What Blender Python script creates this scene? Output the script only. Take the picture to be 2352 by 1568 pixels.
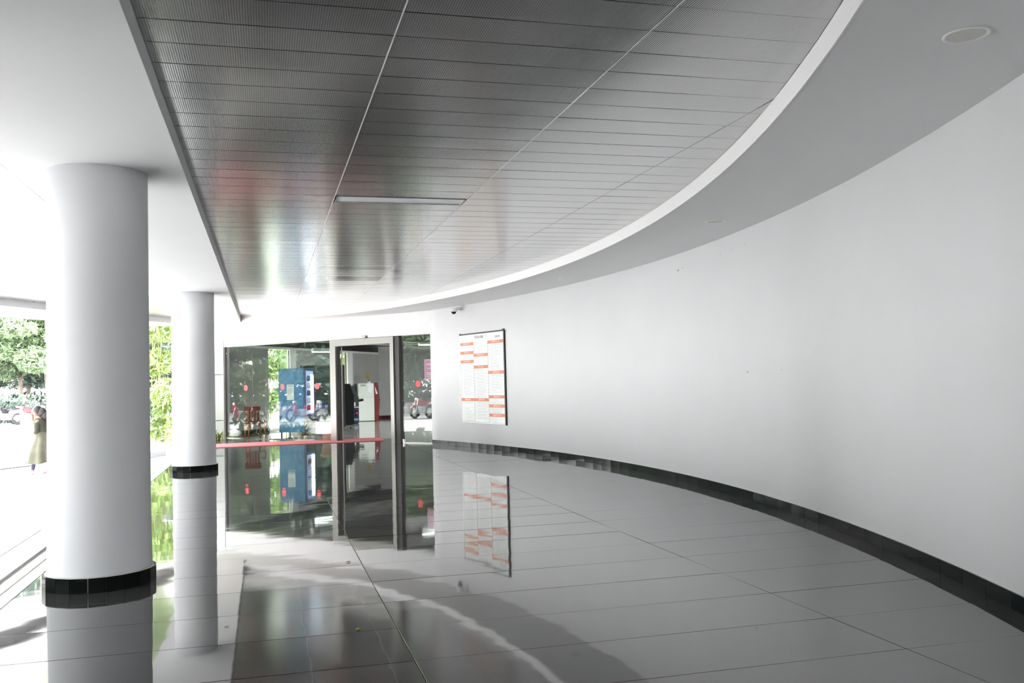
import bpy, bmesh, math, random
from mathutils import Vector, Matrix, Euler
random.seed(7)
sc = bpy.context.scene
for o in list(bpy.data.objects): bpy.data.objects.remove(o)
C = sc.collection
PI = math.pi; R = math.radians

# ------------------------------------------------------------ camera, sky, sun, exposure
YAW, PITCH, ROLL, FPX, CAMH = 0.26147, 0.040957, -0.025643, 2130.15, 1.5
cd = bpy.data.cameras.new('camera'); cam = bpy.data.objects.new('camera', cd); C.objects.link(cam)
cd.sensor_width = 36; cd.lens = 36 * FPX / 2352; cd.clip_end = 500
fwd = Vector((math.sin(YAW)*math.cos(PITCH), math.cos(YAW)*math.cos(PITCH), math.sin(PITCH)))
rt = Vector((math.cos(YAW), -math.sin(YAW), 0)); up = rt.cross(fwd)
r2 = math.cos(ROLL)*rt + math.sin(ROLL)*up; u2 = -math.sin(ROLL)*rt + math.cos(ROLL)*up
m = Matrix((r2, u2, -fwd)).transposed().to_4x4(); m.translation = (0, 0, CAMH)
cam.matrix_world = m
sc.camera = cam
w = bpy.data.worlds.new('sky'); sc.world = w; w.use_nodes = True
nt = w.node_tree; bg = nt.nodes['Background']
bg.inputs[0].default_value = (0.965, 0.975, 1.0, 1); bg.inputs[1].default_value = 3.2
sd = bpy.data.lights.new('sun', 'SUN'); sun = bpy.data.objects.new('sun', sd); C.objects.link(sun)
sd.energy = 3.0; sd.angle = R(6); sd.color = (1, .97, .92)
sun.rotation_euler = Vector((.5, -.35, -1)).to_track_quat('-Z', 'Y').to_euler()
sc.view_settings.view_transform = 'Standard'; sc.view_settings.look = 'None'
sc.view_settings.gamma = 1; sc.view_settings.exposure = 2.6
try: sc.view_settings.use_curve_mapping = False
except Exception: pass

# ------------------------------------------------------------ materials
def mat(name, col, rough=.5, metal=0., spec=.5, coat=0., noise=None, bump=None, emis=None, es=1., aniso=0., var=None):
    """noise=(scale, amount) colour mottling; bump=(scale, strength, dist); var=random per object brightness"""
    M = bpy.data.materials.new(name); M.use_nodes = True
    t = M.node_tree; n = t.nodes; l = t.links; b = n['Principled BSDF']
    b.inputs['Base Color'].default_value = (*col, 1); b.inputs['Roughness'].default_value = rough
    b.inputs['Metallic'].default_value = metal; b.inputs['Specular IOR Level'].default_value = spec
    b.inputs['Coat Weight'].default_value = coat
    if aniso: b.inputs['Anisotropic'].default_value = aniso
    if emis: b.inputs['Emission Color'].default_value = (*emis, 1); b.inputs['Emission Strength'].default_value = es
    if noise or bump:
        tc = n.new('ShaderNodeTexCoord')
    src = None
    if noise:
        a = n.new('ShaderNodeTexNoise'); a.inputs['Scale'].default_value = noise[0]; a.inputs['Detail'].default_value = 6
        l.new(tc.outputs['Object'], a.inputs['Vector'])
        mr = n.new('ShaderNodeMapRange'); mr.inputs['From Min'].default_value = .3; mr.inputs['From Max'].default_value = .7
        mr.inputs['To Min'].default_value = 1-noise[1]; mr.inputs['To Max'].default_value = 1+noise[1]
        l.new(a.outputs['Fac'], mr.inputs['Value']); src = mr.outputs['Result']
    if var:
        oi = n.new('ShaderNodeObjectInfo')
        mv = n.new('ShaderNodeMapRange'); mv.inputs['To Min'].default_value = 1-var; mv.inputs['To Max'].default_value = 1+var
        l.new(oi.outputs['Random'], mv.inputs['Value'])
        if src:
            mm = n.new('ShaderNodeMath'); mm.operation = 'MULTIPLY'; l.new(src, mm.inputs[0]); l.new(mv.outputs[0], mm.inputs[1]); src = mm.outputs[0]
        else: src = mv.outputs[0]
    if src:
        vm = n.new('ShaderNodeVectorMath'); vm.operation = 'SCALE'; vm.inputs[0].default_value = col
        l.new(src, vm.inputs['Scale']); l.new(vm.outputs[0], b.inputs['Base Color'])
    if bump:
        a = n.new('ShaderNodeTexNoise'); a.inputs['Scale'].default_value = bump[0]; a.inputs['Detail'].default_value = 2
        l.new(tc.outputs['Object'], a.inputs['Vector'])
        bp = n.new('ShaderNodeBump'); bp.inputs['Strength'].default_value = bump[1]; bp.inputs['Distance'].default_value = bump[2]
        l.new(a.outputs['Fac'], bp.inputs['Height']); l.new(bp.outputs[0], b.inputs['Normal'])
    return M
M = {}
M['plaster'] = mat('plaster', (.80, .80, .81), .75, noise=(1.2, .015), bump=(60, .08, .002))
M['soffit'] = mat('soffit_paint', (.78, .78, .79), .8, noise=(.8, .01))
M['column'] = mat('column_paint', (.76, .77, .79), .7, noise=(2, .015), bump=(200, .1, .001))
M['fascia'] = mat('fascia_paint', (.86, .86, .86), .6)
M['granite'] = mat('polished_granite', (.055, .055, .056), .035, spec=.5, noise=(90, .05), bump=(1.3, .45, .0045), var=.12)
M['granite'].node_tree.nodes['Principled BSDF'].inputs['IOR'].default_value = 1.75
M['granite_pale'] = mat('pale_polished_granite', (.46, .45, .42), .08, noise=(90, .05), bump=(1.3, .2, .003), var=.06)
M['grout'] = mat('dark_grout', (.03, .03, .03), .7)
M['black_tile'] = mat('black_glazed_tile', (.006, .008, .008), .09, spec=.04, bump=(5, .1, .001), var=.3)
M['grout_line'] = mat('grey_grout', (.45, .45, .42), .8)
M['void'] = mat('ceiling_void', (.02, .02, .02), .9)
M['tbar'] = mat('white_tee_bar', (.9, .9, .9), .3)
M['steel'] = mat('brushed_steel', (.36, .35, .33), .33, metal=.75, bump=(80, .05, .001))
M['dark_steel'] = mat('dark_bronze_metal', (.055, .052, .05), .4, metal=.3)
M['chrome'] = mat('chrome', (.85, .85, .85), .15, metal=1)
M['concrete'] = mat('pale_concrete', (.47, .47, .465), .85, noise=(.6, .06))
M['paver'] = mat('pale_paver', (.68, .68, .66), .8, noise=(8, .08), var=.05)
M['ramp'] = mat('pale_honed_granite', (.45, .46, .47), .25, noise=(60, .1))
M['dark_ceiling'] = mat('dark_ceiling_paint', (.018, .017, .016), .5)
M['grey_wall'] = mat('grey_wall_paint', (.42, .42, .41), .75, noise=(3, .03))
M['clad'] = mat('white_cladding', (.64, .65, .67), .35)
M['white'] = mat('white_paint', (.85, .85, .84), .5)
M['offwhite'] = mat('offwhite_enamel', (.74, .77, .74), .45)
M['black'] = mat('black_plastic', (.007, .008, .009), .45, spec=.2)
M['darkgrey'] = mat('dark_grey_plastic', (.035, .045, .04), .4)
M['red'] = mat('red_enamel', (.16, .006, .006), .35)
M['redcloth'] = mat('red_cloth', (.09, .008, .01), .9, bump=(30, .5, .01))
M['pinkmat'] = mat('red_runner', (.48, .13, .14), .9, noise=(40, .05), bump=(200, .4, .003))
M['navy'] = mat('navy_panel', (.015, .035, .10), .4)
M['skyblue'] = mat('blue_printed_panel', (.03, .16, .32), .45, noise=(9, .35))
M['paper'] = mat('white_paper', (.86, .88, .90), .6)
M['notice'] = mat('grey_notice', (.62, .66, .64), .6)
M['ink'] = mat('dark_ink', (.10, .11, .12), .7)
M['ink2'] = mat('grey_ink', (.33, .34, .35), .7)
M['yellow'] = mat('yellow_card', (.26, .19, .05), .7)
M['dot'] = mat('red_sticker', (.80, .08, .09), .45)
M['pinkposter'] = mat('pink_poster', (.68, .26, .42), .5)
M['orange'] = mat('orange_header', (.72, .17, .05), .5)
M['sign'] = mat('sign_face', (.80, .82, .80), .45)
M['tube'] = mat('lit_tube', (1, 1, 1), .5, emis=(.72, .82, 1), es=1.3)
M['tubew'] = mat('lit_white_tube', (1, 1, 1), .5, emis=(.95, 1, .97), es=4)
M['tubefill'] = mat('fill_tube', (1, 1, 1), .5, emis=(.95, 1, .97), es=45)  # strong glow for the tubes added to light the lobby
M['lampdisc'] = mat('unlit_lamp_glass', (.60, .60, .55), .4)
M['terracotta'] = mat('terracotta', (.45, .22, .14), .8, noise=(10, .08))
M['redplastic'] = mat('red_plastic', (.15, .008, .012), .35)
M['orangeplastic'] = mat('orange_plastic', (.30, .06, .015), .4)
M['leafa'] = mat('bright_leaf', (.25, .34, .19), .5, noise=(2, .35))
M['leafb'] = mat('mid_leaf', (.20, .27, .16), .55, noise=(.7, .4))
M['leafc'] = mat('dark_leaf', (.12, .17, .13), .6, noise=(.7, .4))
M['leafe'] = mat('bamboo_leaf', (.26, .36, .12), .5, noise=(3, .4))
M['leafd'] = mat('striped_leaf', (.38, .42, .16), .5, noise=(3, .3))
M['drypalm'] = mat('dry_frond', (.34, .25, .13), .8, noise=(2, .2))
M['bark'] = mat('grey_bark', (.22, .18, .15), .9, noise=(6, .3))
M['cane'] = mat('bamboo_cane', (.38, .33, .13), .6, noise=(3, .2))
M['grass'] = mat('grass', (.22, .34, .10), .9, noise=(4, .3))
M['soil'] = mat('soil', (.12, .09, .06), .95)
M['rubber'] = mat('tyre_rubber', (.02, .02, .022), .7)
M['bikered'] = mat('red_bike_paint', (.38, .02, .03), .2, coat=.5)
M['bikeblue'] = mat('blue_bike_paint', (.03, .06, .22), .2, coat=.5)
M['bikeblack'] = mat('black_bike_paint', (.02, .02, .025), .2, coat=.5)
M['bikesilver'] = mat('silver_bike_paint', (.5, .5, .53), .25, metal=.4)
M['skin'] = mat('skin', (.30, .17, .12), .5)
M['hair'] = mat('black_hair', (.035, .028, .03), .5, bump=(60, .4, .01))
M['olive'] = mat('olive_cloth', (.07, .07, .05), .85, noise=(7, .15))
M['olive2'] = mat('pale_olive_cloth', (.13, .13, .095), .85, noise=(6, .2))
M['legging'] = mat('navy_cloth', (.05, .05, .11), .8)
M['pinkshoe'] = mat('pink_shoe', (.50, .25, .28), .5)
M['deadleaf'] = mat('dry_leaf', (.16, .12, .07), .8)
M['greenleaf'] = mat('fresh_green_leaf', (.25, .50, .03), .5)
M['stain'] = mat('chipped_plaster', (.42, .40, .37), .9)

# ribbed perforated aluminium of the ceiling panels
def metal_panel():
    X = bpy.data.materials.new('ribbed_aluminium'); X.use_nodes = True
    t = X.node_tree; n = t.nodes; l = t.links; b = n['Principled BSDF']
    b.inputs['Metallic'].default_value = .88; b.inputs['Roughness'].default_value = .15
    tc = n.new('ShaderNodeTexCoord'); geo = n.new('ShaderNodeNewGeometry')
    wv = n.new('ShaderNodeTexWave'); wv.wave_type = 'BANDS'; wv.bands_direction = 'X'; wv.inputs['Scale'].default_value = 24
    wv.inputs['Distortion'].default_value = 0
    l.new(geo.outputs['Position'], wv.inputs['Vector'])
    nz = n.new('ShaderNodeTexNoise'); nz.inputs['Scale'].default_value = 1.6; nz.inputs['Detail'].default_value = 1
    l.new(geo.outputs['Position'], nz.inputs['Vector'])
    b1 = n.new('ShaderNodeBump'); b1.inputs['Strength'].default_value = .35; b1.inputs['Distance'].default_value = .008
    l.new(nz.outputs['Fac'], b1.inputs['Height'])
    b2 = n.new('ShaderNodeBump'); b2.inputs['Strength'].default_value = .13; b2.inputs['Distance'].default_value = .0012
    l.new(wv.outputs['Fac'], b2.inputs['Height']); l.new(b1.outputs[0], b2.inputs['Normal']); l.new(b2.outputs[0], b.inputs['Normal'])
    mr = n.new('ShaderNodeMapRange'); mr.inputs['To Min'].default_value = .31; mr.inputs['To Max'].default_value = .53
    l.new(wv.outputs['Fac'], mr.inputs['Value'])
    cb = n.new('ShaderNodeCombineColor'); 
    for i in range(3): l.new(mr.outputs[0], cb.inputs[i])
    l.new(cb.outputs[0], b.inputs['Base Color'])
    return X
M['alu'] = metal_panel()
def glass_mat(name, tint, refl=1.0):
    X = bpy.data.materials.new(name); X.use_nodes = True
    t = X.node_tree; n = t.nodes; l = t.links; n.remove(n['Principled BSDF'])
    out = n['Material Output']; mx = n.new('ShaderNodeMixShader'); tr = n.new('ShaderNodeBsdfTransparent'); gl = n.new('ShaderNodeBsdfGlossy')
    lw = n.new('ShaderNodeLayerWeight'); lw.inputs['Blend'].default_value = .5      # facing = 1 - |cos|
    pw = n.new('ShaderNodeMath'); pw.operation = 'POWER'; pw.inputs[1].default_value = 5; l.new(lw.outputs['Facing'], pw.inputs[0])
    ma = n.new('ShaderNodeMath'); ma.operation = 'MULTIPLY_ADD'; ma.inputs[1].default_value = .955; ma.inputs[2].default_value = .045; l.new(pw.outputs[0], ma.inputs[0])
    tr.inputs[0].default_value = (*tint, 1); gl.inputs['Roughness'].default_value = 0.0; gl.inputs[0].default_value = (refl, refl, refl, 1)
    l.new(ma.outputs[0], mx.inputs[0]); l.new(tr.outputs[0], mx.inputs[1]); l.new(gl.outputs[0], mx.inputs[2]); l.new(mx.outputs[0], out.inputs[0])
    return X
M['glass'] = glass_mat('clear_glass', (.93, .96, .945))

ORD = ('first', 'second', 'third', 'fourth', 'fifth', 'sixth', 'seventh', 'eighth', 'ninth', 'tenth', 'eleventh', 'twelfth', 'thirteenth', 'fourteenth', 'fifteenth', 'sixteenth', 'seventeenth', 'eighteenth', 'nineteenth', 'twentieth', '21st', '22nd', '23rd', '24th')
# ------------------------------------------------------------ mesh helpers
def tag(o, label=None, cat=None, group=None, kind=None):
    if label: o['label'] = label
    if cat: o['category'] = cat
    if group: o['group'] = group
    if kind: o['kind'] = kind
    return o
def mk(name, bm, material, parent=None, smooth=False, loc=None):
    me = bpy.data.meshes.new(name); bm.normal_update(); bm.to_mesh(me); bm.free()
    mats = material if isinstance(material, (list, tuple)) else [material]
    for x in mats: me.materials.append(M[x] if isinstance(x, str) else x)
    if smooth:
        for p in me.polygons: p.use_smooth = True
    o = bpy.data.objects.new(name, me); C.objects.link(o)
    if parent: o.parent = parent
    if loc: o.location = loc
    return o
def thing(name, label, cat, loc=(0, 0, 0), rz=0, group=None):
    o = bpy.data.objects.new(name, None); C.objects.link(o); o.location = loc; o.rotation_euler = (0, 0, rz)
    o.empty_display_size = .2
    return tag(o, label, cat, group)
def struct(name, bm, material, parent=None, smooth=False):
    return tag(mk(name, bm, material, parent, smooth), kind='structure')
def sgroup(name):
    o = bpy.data.objects.new(name, None); C.objects.link(o); o['kind'] = 'structure'; return o
def B(): return bmesh.new()
def box(bm, x0, x1, y0, y1, z0, z1, mi=0, mtx=None, bev=0):
    vs = [bm.verts.new((x, y, z)) for z in (z0, z1) for y in (y0, y1) for x in (x0, x1)]
    fs = [(0, 2, 3, 1), (4, 5, 7, 6), (0, 1, 5, 4), (2, 6, 7, 3), (0, 4, 6, 2), (1, 3, 7, 5)]
    F = [bm.faces.new([vs[i] for i in f]) for f in fs]
    for f in F: f.material_index = mi
    if bev:
        es = set(e for f in F for e in f.edges)
        r = bmesh.ops.bevel(bm, geom=list(es), offset=bev, segments=2, affect='EDGES', profile=.6)
        vs = list(set(v for f in r['faces'] for v in f.verts) | set(v for v in vs if v.is_valid))
    if mtx is not None: bmesh.ops.transform(bm, matrix=mtx, verts=[v for v in vs if v.is_valid])
    return vs
def prism(bm, pts, z0, z1, mi=0):
    a = [bm.verts.new((x, y, z0)) for x, y in pts]; b = [bm.verts.new((x, y, z1)) for x, y in pts]
    n = len(pts); F = [bm.faces.new(a[::-1]), bm.faces.new(b)]
    for i in range(n): F.append(bm.faces.new((a[i], a[(i+1) % n], b[(i+1) % n], b[i])))
    for f in F: f.material_index = mi
    return a + b
def profile(bm, pts, y0, y1, mi=0):     # polygon in x,z extruded along y
    a = [bm.verts.new((x, y0, z)) for x, z in pts]; b = [bm.verts.new((x, y1, z)) for x, z in pts]
    n = len(pts); F = [bm.faces.new(a), bm.faces.new(b[::-1])]
    for i in range(n): F.append(bm.faces.new((a[(i+1) % n], a[i], b[i], b[(i+1) % n])))
    for f in F: f.material_index = mi
    bmesh.ops.recalc_face_normals(bm, faces=F)
def tube(bm, pts, rad, seg=8, mi=0, caps=True):
    pts = [Vector(p) for p in pts]; rr = rad if isinstance(rad, (list, tuple)) else [rad]*len(pts)
    rings = []
    for i, p in enumerate(pts):
        d = (pts[min(i+1, len(pts)-1)] - pts[max(i-1, 0)]).normalized()
        a = d.cross(Vector((0, 0, 1)) if abs(d.z) < .9 else Vector((1, 0, 0))).normalized(); b = d.cross(a)
        rings.append([bm.verts.new(p + rr[i]*(math.cos(2*PI*k/seg)*a + math.sin(2*PI*k/seg)*b)) for k in range(seg)])
    for i in range(len(rings)-1):
        for k in range(seg):
            f = bm.faces.new((rings[i][k], rings[i][(k+1) % seg], rings[i+1][(k+1) % seg], rings[i+1][k])); f.material_index = mi; f.smooth = True
    if caps:
        for rg in (rings[0][::-1], rings[-1]): bm.faces.new(rg).material_index = mi
def lathe(bm, prof, seg=48, mi=0, cx=0, cy=0, smooth=True):
    rings = [[bm.verts.new((cx+r*math.cos(2*PI*k/seg), cy+r*math.sin(2*PI*k/seg), z)) for k in range(seg)] for r, z in prof]
    for i in range(len(rings)-1):
        for k in range(seg):
            f = bm.faces.new((rings[i][k], rings[i][(k+1) % seg], rings[i+1][(k+1) % seg], rings[i+1][k])); f.material_index = mi; f.smooth = smooth
    bm.faces.new(rings[0][::-1]).material_index = mi; bm.faces.new(rings[-1]).material_index = mi
def ball(bm, c, r, mi=0, sub=2, sc_=(1, 1, 1)):
    res = bmesh.ops.create_icosphere(bm, subdivisions=sub, radius=r, matrix=Matrix.Translation(c) @ Matrix.Diagonal((*sc_, 1)))
    for v in res['verts']:
        for f in v.link_faces: f.material_index = mi; f.smooth = True
def copy_tree(o, loc=None, rz=None, label=None):
    r = o.copy(); C.objects.link(r)
    if loc is not None: r.location = loc
    if rz is not None: r.rotation_euler = (0, 0, rz)
    if label: r['label'] = label
    for c0 in list(o.children):
        c = c0.copy(); C.objects.link(c); c.parent = r
        for d0 in list(c0.children):
            d = d0.copy(); C.objects.link(d); d.parent = c
    return r

# ------------------------------------------------------------ plan geometry (metres; x right, y away from camera)
ZS, ZM = 3.22, 3.36            # plaster soffit, metal ceiling
XB0, XB1 = -1.90, -0.61        # soffit beam above the columns
WC = (-19.8, 12.65); WR = 25.5; IR = 24.25
def xw(y, r=WR): return WC[0] + math.sqrt(max(r*r - (y-WC[1])**2, 0))
G0 = Vector((4.0, 22.12, 0)); G1 = Vector((-1.14, 28.44, 0)); GL = (G1-G0).length; GD = (G1-G0).normalized()
GN = Vector((-GD.y, GD.x, 0))                                   # outward (towards the hall)
if GN.y > 0: GN = -GN
inner_tail = [(1.95, 23.1), (1.13, 24.21), (.3, 25.0), (-.61, 25.87)]
def xi(y):
    if y <= 21.6: return xw(y, IR)
    pts = [(xw(21.6, IR), 21.6)] + inner_tail
    for (xa, ya), (xb, yb) in zip(pts, pts[1:]):
        if y <= yb: return xa + (xb-xa)*(y-ya)/(yb-ya)
    return -.61
def xo_in(y):       # inner edge of the outer ring
    pts = [(-5.0, 20.3), (-4.5, 21.4), (-3.75, 23.1), (-2.8, 25.2), (-2.35, 26.1), (-1.9, 26.9)]
    if y <= 20.3: return 17.3 - math.sqrt(23.6**2 - (y-12.65)**2)
    for (xa, ya), (xb, yb) in zip(pts, pts[1:]):
        if y <= yb: return xa + (xb-xa)*(y-ya)/(yb-ya)
    return -1.9
def xo_out(y):
    pts = [(-5.83, 23.4), (-5.0, 24.6), (-3.9, 25.9), (-2.98, 26.85), (-1.9, 27.9), (-1.14, 28.44)]
    if y <= 23.4: return 17.3 - math.sqrt(25.5**2 - (y-12.65)**2)
    for (xa, ya), (xb, yb) in zip(pts, pts[1:]):
        if y <= yb: return xa + (xb-xa)*(y-ya)/(yb-ya)
    return -1.14

# ------------------------------------------------------------ ground, floor
bm = B(); gz = -.3
xs = [-160, -6, -4.2, -2.03, -2.03, 8]
prev = None
def gzx(x): return 0.0 - .3*min(max((-2.03-x)/2.0, 0), 1)
for (xa, xb) in ((-160, -4.03), (-4.03, -2.03)):
    vs = [bm.verts.new((x, y, gzx(x)-.012)) for x, y in ((xa, -80), (xb, -80), (xb, 160), (xa, 160))]; bm.faces.new(vs)
for (ya, yb, z) in ((-80, -6, -.3), (46, 160, -.3)):
    vs = [bm.verts.new((x, y, z)) for x, y in ((-2.03, ya), (80, ya), (80, yb), (-2.03, yb))]; bm.faces.new(vs)
vs = [bm.verts.new((x, y, -.32)) for x, y in ((-2.03, 28), (80, 28), (80, 46), (-2.03, 46))]; bm.faces.new(vs)
g = struct('ground', bm, 'concrete')
for ix in range(5):
    for iy in range(14):
        x0 = -2.06-.4*(ix+1); y0 = 6.0+.4*iy
        b_ = B(); box(b_, -.195, .195, -.195, .195, -.03, .0, bev=.003)
        p = mk('paver', b_, 'paver', g, loc=(x0+.2, y0+.2, gzx(x0+.2)+.006)); p.rotation_euler = (0, -.149, 0)
fl = B(); pts = [(-2.03, -5)] + [(-2.03, 28.6)]
box(fl, -1.79, 5.9, -5, 28.6, -.30, -.006)
box(fl, -1.1, 16, 28.6, 46, -.30, -.006)
box(fl, 5.9, 16, 18, 28.6, -.30, -.006)
floor = struct('floor', fl, 'grout')
tile_cache = {}
def tile(x0, x1, y0, y1, poly=None):
    g_ = .0019
    inside = poly is None and (y0+y1)/2 > 22.12+((x0+x1)/2-4.0)*-1.2296+.35
    mn = 'granite_pale' if inside else 'granite'
    if poly is None:
        k = (round(x1-x0, 3), round(y1-y0, 3), mn)
        if k not in tile_cache:
            hx, hy = (x1-x0)/2-g_, (y1-y0)/2-g_
            b_ = B(); box(b_, -hx, hx, -hy, hy, -.012, 0)
            tp = [f for f in b_.faces if f.normal.z > .5 or all(abs(v.co.z) < 1e-6 for v in f.verts)]
            bmesh.ops.bevel(b_, geom=list(set(e for f in tp for e in f.edges)), offset=.0015, segments=1, affect='EDGES')
            o = mk('floor_tile', b_, mn, floor); tile_cache[k] = o.data; first = o
        else:
            first = bpy.data.objects.new('floor_tile', tile_cache[k]); C.objects.link(first); first.parent = floor
        first.location = ((x0+x1)/2, (y0+y1)/2, 0)
    else:
        cx = sum(a for a, b in poly)/len(poly); cy = sum(b for a, b in poly)/len(poly)
        b_ = B(); prism(b_, [(a-cx, b-cy) for a, b in poly], -.012, 0)
        first = mk('floor_tile', b_, 'granite', floor, loc=(cx, cy, 0))
    first.rotation_euler = (random.gauss(0, .0011), random.gauss(0, .0003), 0)
    return first
TP = .695
for k in range(-13, 35):
    y0 = 5.04 + TP*k; y1 = y0+TP
    for x0, x1 in ((-1.79, .762), (.762, 3.315), (3.315, 5.87)):
        if y0 > 28.4: continue
        a, b = xw(y0)-.0, xw(y1)
        if y0 < -3.6 and x0 > 0: continue
        if y1 > 22.0:      # beyond the glass line the lobby floor goes on
            tile(x0, x1, y0, y1); continue
        if min(a, b) >= x1: tile(x0, x1, y0, y1)
        elif max(a, b) > x0+.03:
            ym = (y0+y1)/2; pr = []
            pr = [(x0, y0)]
            for yy in (y0+.002, ym, y1-.002): pr.append((min(max(xw(yy), x0+.01), x1), yy))
            pr.append((x0, y1-.003)); pr[0] = (x0+.002, y0+.002); pr[-1] = (x0+.002, y1-.002)
            tile(0, 0, 0, 0, pr)
# lobby floor beyond: pieces too small to tell apart
bm = B()
for k in range(0, 26):
    y0 = 5.04 + TP*k + TP*19
    for x0 in (5.87, 8.42, 10.97, 13.5):
        if y0 > 18.3: box(bm, x0+.002, x0+2.55, y0+.002, y0+TP-.002, -.012, random.uniform(-.0005, .0005))
for k in range(34, 57):
    y0 = 5.04 + TP*k
    for x0 in (-1.05, .762, 3.315):
        box(bm, x0+.002, (.76 if x0 < 0 else x0+2.551), y0+.002, y0+TP-.002, -.012, random.uniform(-.0005, .0005))
o = mk('lobby_tiles', bm, 'granite_pale', floor); o['kind'] = 'stuff'
# ramp strip of paler stone along the open edge, with a thin white nosing
for k in range(22):
    y0 = -4 + 1.45*k
    if y0 > 27: break
    b_ = B(); vs = [(-2.03, -.012), (-1.915, 0), (-1.795, 0), (-1.795, -.05), (-2.03, -.05)]
    profile(b_, vs, y0+.002, y0+1.448); mk('edge_stone', b_, 'ramp', floor)
b_ = B(); box(b_, -1.925, -1.912, -4, 27.4, -.02, .0025); mk('edge_strip', b_, 'grout_line', floor)

# ------------------------------------------------------------ curved wall with black skirting
TH = .25
def arc_band(bm, r0, r1, z0, z1, y0, y1, n=90, mi=0, xf=None):
    P = []
    for i in range(n+1):
        a0 = math.asin((y0-WC[1])/r0); a1 = math.asin((y1-WC[1])/r0); a = a0+(a1-a0)*i/n
        P.append((WC[0]+r0*math.cos(a), WC[1]+r0*math.sin(a), WC[0]+r1*math.cos(a), WC[1]+r1*math.sin(a)))
    V = [[bm.verts.new(c_) for c_ in ((p[0], p[1], z0), (p[0], p[1], z1), (p[2], p[3], z1), (p[2], p[3], z0))] for p in P]
    for a, b in zip(V, V[1:]):
        for j in range(4):
            f = bm.faces.new((a[j], a[(j+1) % 4], b[(j+1) % 4], b[j])); f.material_index = mi; f.smooth = (j in (0, 2))
    bm.faces.new(V[0]); bm.faces.new(V[-1][::-1])
    bmesh.ops.recalc_face_normals(bm, faces=bm.faces)
bm = B(); arc_band(bm, WR, WR+TH, -.3, 3.6, -4.6, 22.12)
wallr = struct('wall_right', bm, 'plaster')
def wall_pt(y, z, off=.002):
    a = math.asin((y-WC[1])/WR); rr = WR-off
    return Vector((WC[0]+rr*math.cos(a), WC[1]+rr*math.sin(a), z)), a
# chips and nail holes seen on the wall
for (y, z, s, q) in ((12.05, 2.99, .035, .8), (11.9, 3.0, .012, 1.6), (10.65, 3.02, .012, 1), (10.3, 3.03, .012, 1), (9.9, 3.05, .010, 1), (9.95, 1.52, .014, 1.8), (9.0, 1.53, .012, 1), (11.9, 1.36, .009, 1)):
    p, a = wall_pt(y, z); b_ = B(); res = bmesh.ops.create_circle(b_, cap_ends=True, radius=s, segments=9)
    for v in res['verts']: v.co.x *= random.uniform(.5, 1.2)*1.2; v.co.y *= random.uniform(.35, .7)*q
    bmesh.ops.rotate(b_, cent=(0, 0, 0), matrix=Matrix.Rotation(PI/2, 3, 'X'), verts=b_.verts)
    o = mk('plaster_chip', b_, 'stain', wallr, loc=p); o.rotation_euler = (0, 0, a-PI/2)
bm = B(); arc_band(bm, WR-.006, WR+.01, 0, .106, -4.5, 22.1)
bb = struct('baseboard_right', bm, 'grout_line')
n = 82; a0 = math.asin((-4.4-WC[1])/WR); a1 = math.asin((22.1-WC[1])/WR); da = (a1-a0)/n
hw = WR*da/2
b_ = B(); box(b_, -hw+.0013, hw-.0013, 0, .012, .001, .105, bev=.0012); tm = None
for i in range(n):
    a = a0+da*(i+.5)
    if tm is None: o = mk('skirting_tile', b_, 'black_tile', bb); tm = o.data
    else: o = bpy.data.objects.new('skirting_tile', tm); C.objects.link(o); o.parent = bb
    rr = WR-.004
    o.location = (WC[0]+rr*math.cos(a), WC[1]+rr*math.sin(a), 0); o.rotation_euler = (random.gauss(0, .006), 0, a-PI/2+PI+random.gauss(0, .003))

# ------------------------------------------------------------ ceiling
bm = B()       # structural slab above everything
N = 60
def strip(bm, L, Rr, z, flip=False):
    a = [bm.verts.new((x, y, z)) for x, y in L]; b = [bm.verts.new((x, y, z)) for x, y in Rr]
    for i in range(len(L)-1):
        bm.faces.new((a[i], b[i], b[i+1], a[i+1]) if flip else (a[i], a[i+1], b[i+1], b[i]))
ys = [-4.5+i*(28.4+4.5)/N for i in range(N+1)]
def xr_all(y):
    if y <= 22.12: return xw(y)+.2
    t = (y-22.12)/(28.44-22.12); return 4.0+(-1.14-4.0)*t+.2
Lp = [(xo_out(y), y) for y in ys]; Rp = [(max(xr_all(y), xo_out(y)+.05), y) for y in ys]
pts = Lp + Rp[::-1]
prism(bm, pts, 3.47, 4.7)
ceil = struct('ceiling', bm, 'void')
# plaster soffit: beam strip, ring by the curved wall, outer ring
bm = B(); TS = ZM+.08
def solid_strip(bm, L, Rr, z0, z1):
    V = [[bm.verts.new((l[0], l[1], z0)), bm.verts.new((r[0], r[1], z0)), bm.verts.new((r[0], r[1], z1)), bm.verts.new((l[0], l[1], z1))] for l, r in zip(L, Rr)]
    F = []
    for a, b in zip(V, V[1:]):
        for j in range(4): F.append(bm.faces.new((a[j], a[(j+1) % 4], b[(j+1) % 4], b[j])))
    F.append(bm.faces.new(V[0][::-1])); F.append(bm.faces.new(V[-1]))
    bmesh.ops.recalc_face_normals(bm, faces=F)
solid_strip(bm, [(XB0, y) for y in (-4.5, 10, 27.7)], [(XB1, y) for y in (-4.5, 10, 27.7)], ZS, TS)
mk('beam_soffit', bm, 'soffit', ceil)
bm = B()
yy = [-3.6+i*(21.6+3.6)/70 for i in range(71)]
L = [(xw(y, IR), y) for y in yy]; Rr = []
for x, y in L:
    a = math.atan2(y-WC[1], x-WC[0]); Rr.append((WC[0]+(WR+.02)*math.cos(a), WC[1]+(WR+.02)*math.sin(a)))
L += [(1.95, 23.1), (1.13, 24.21), (.3, 25.0), (-.61, 25.87), (-.61, 27.6)]
Rr += [(3.02, 23.36), (1.92, 24.71), (.85, 26.02), (-.1, 27.2), (-.60, 27.8)]
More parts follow.
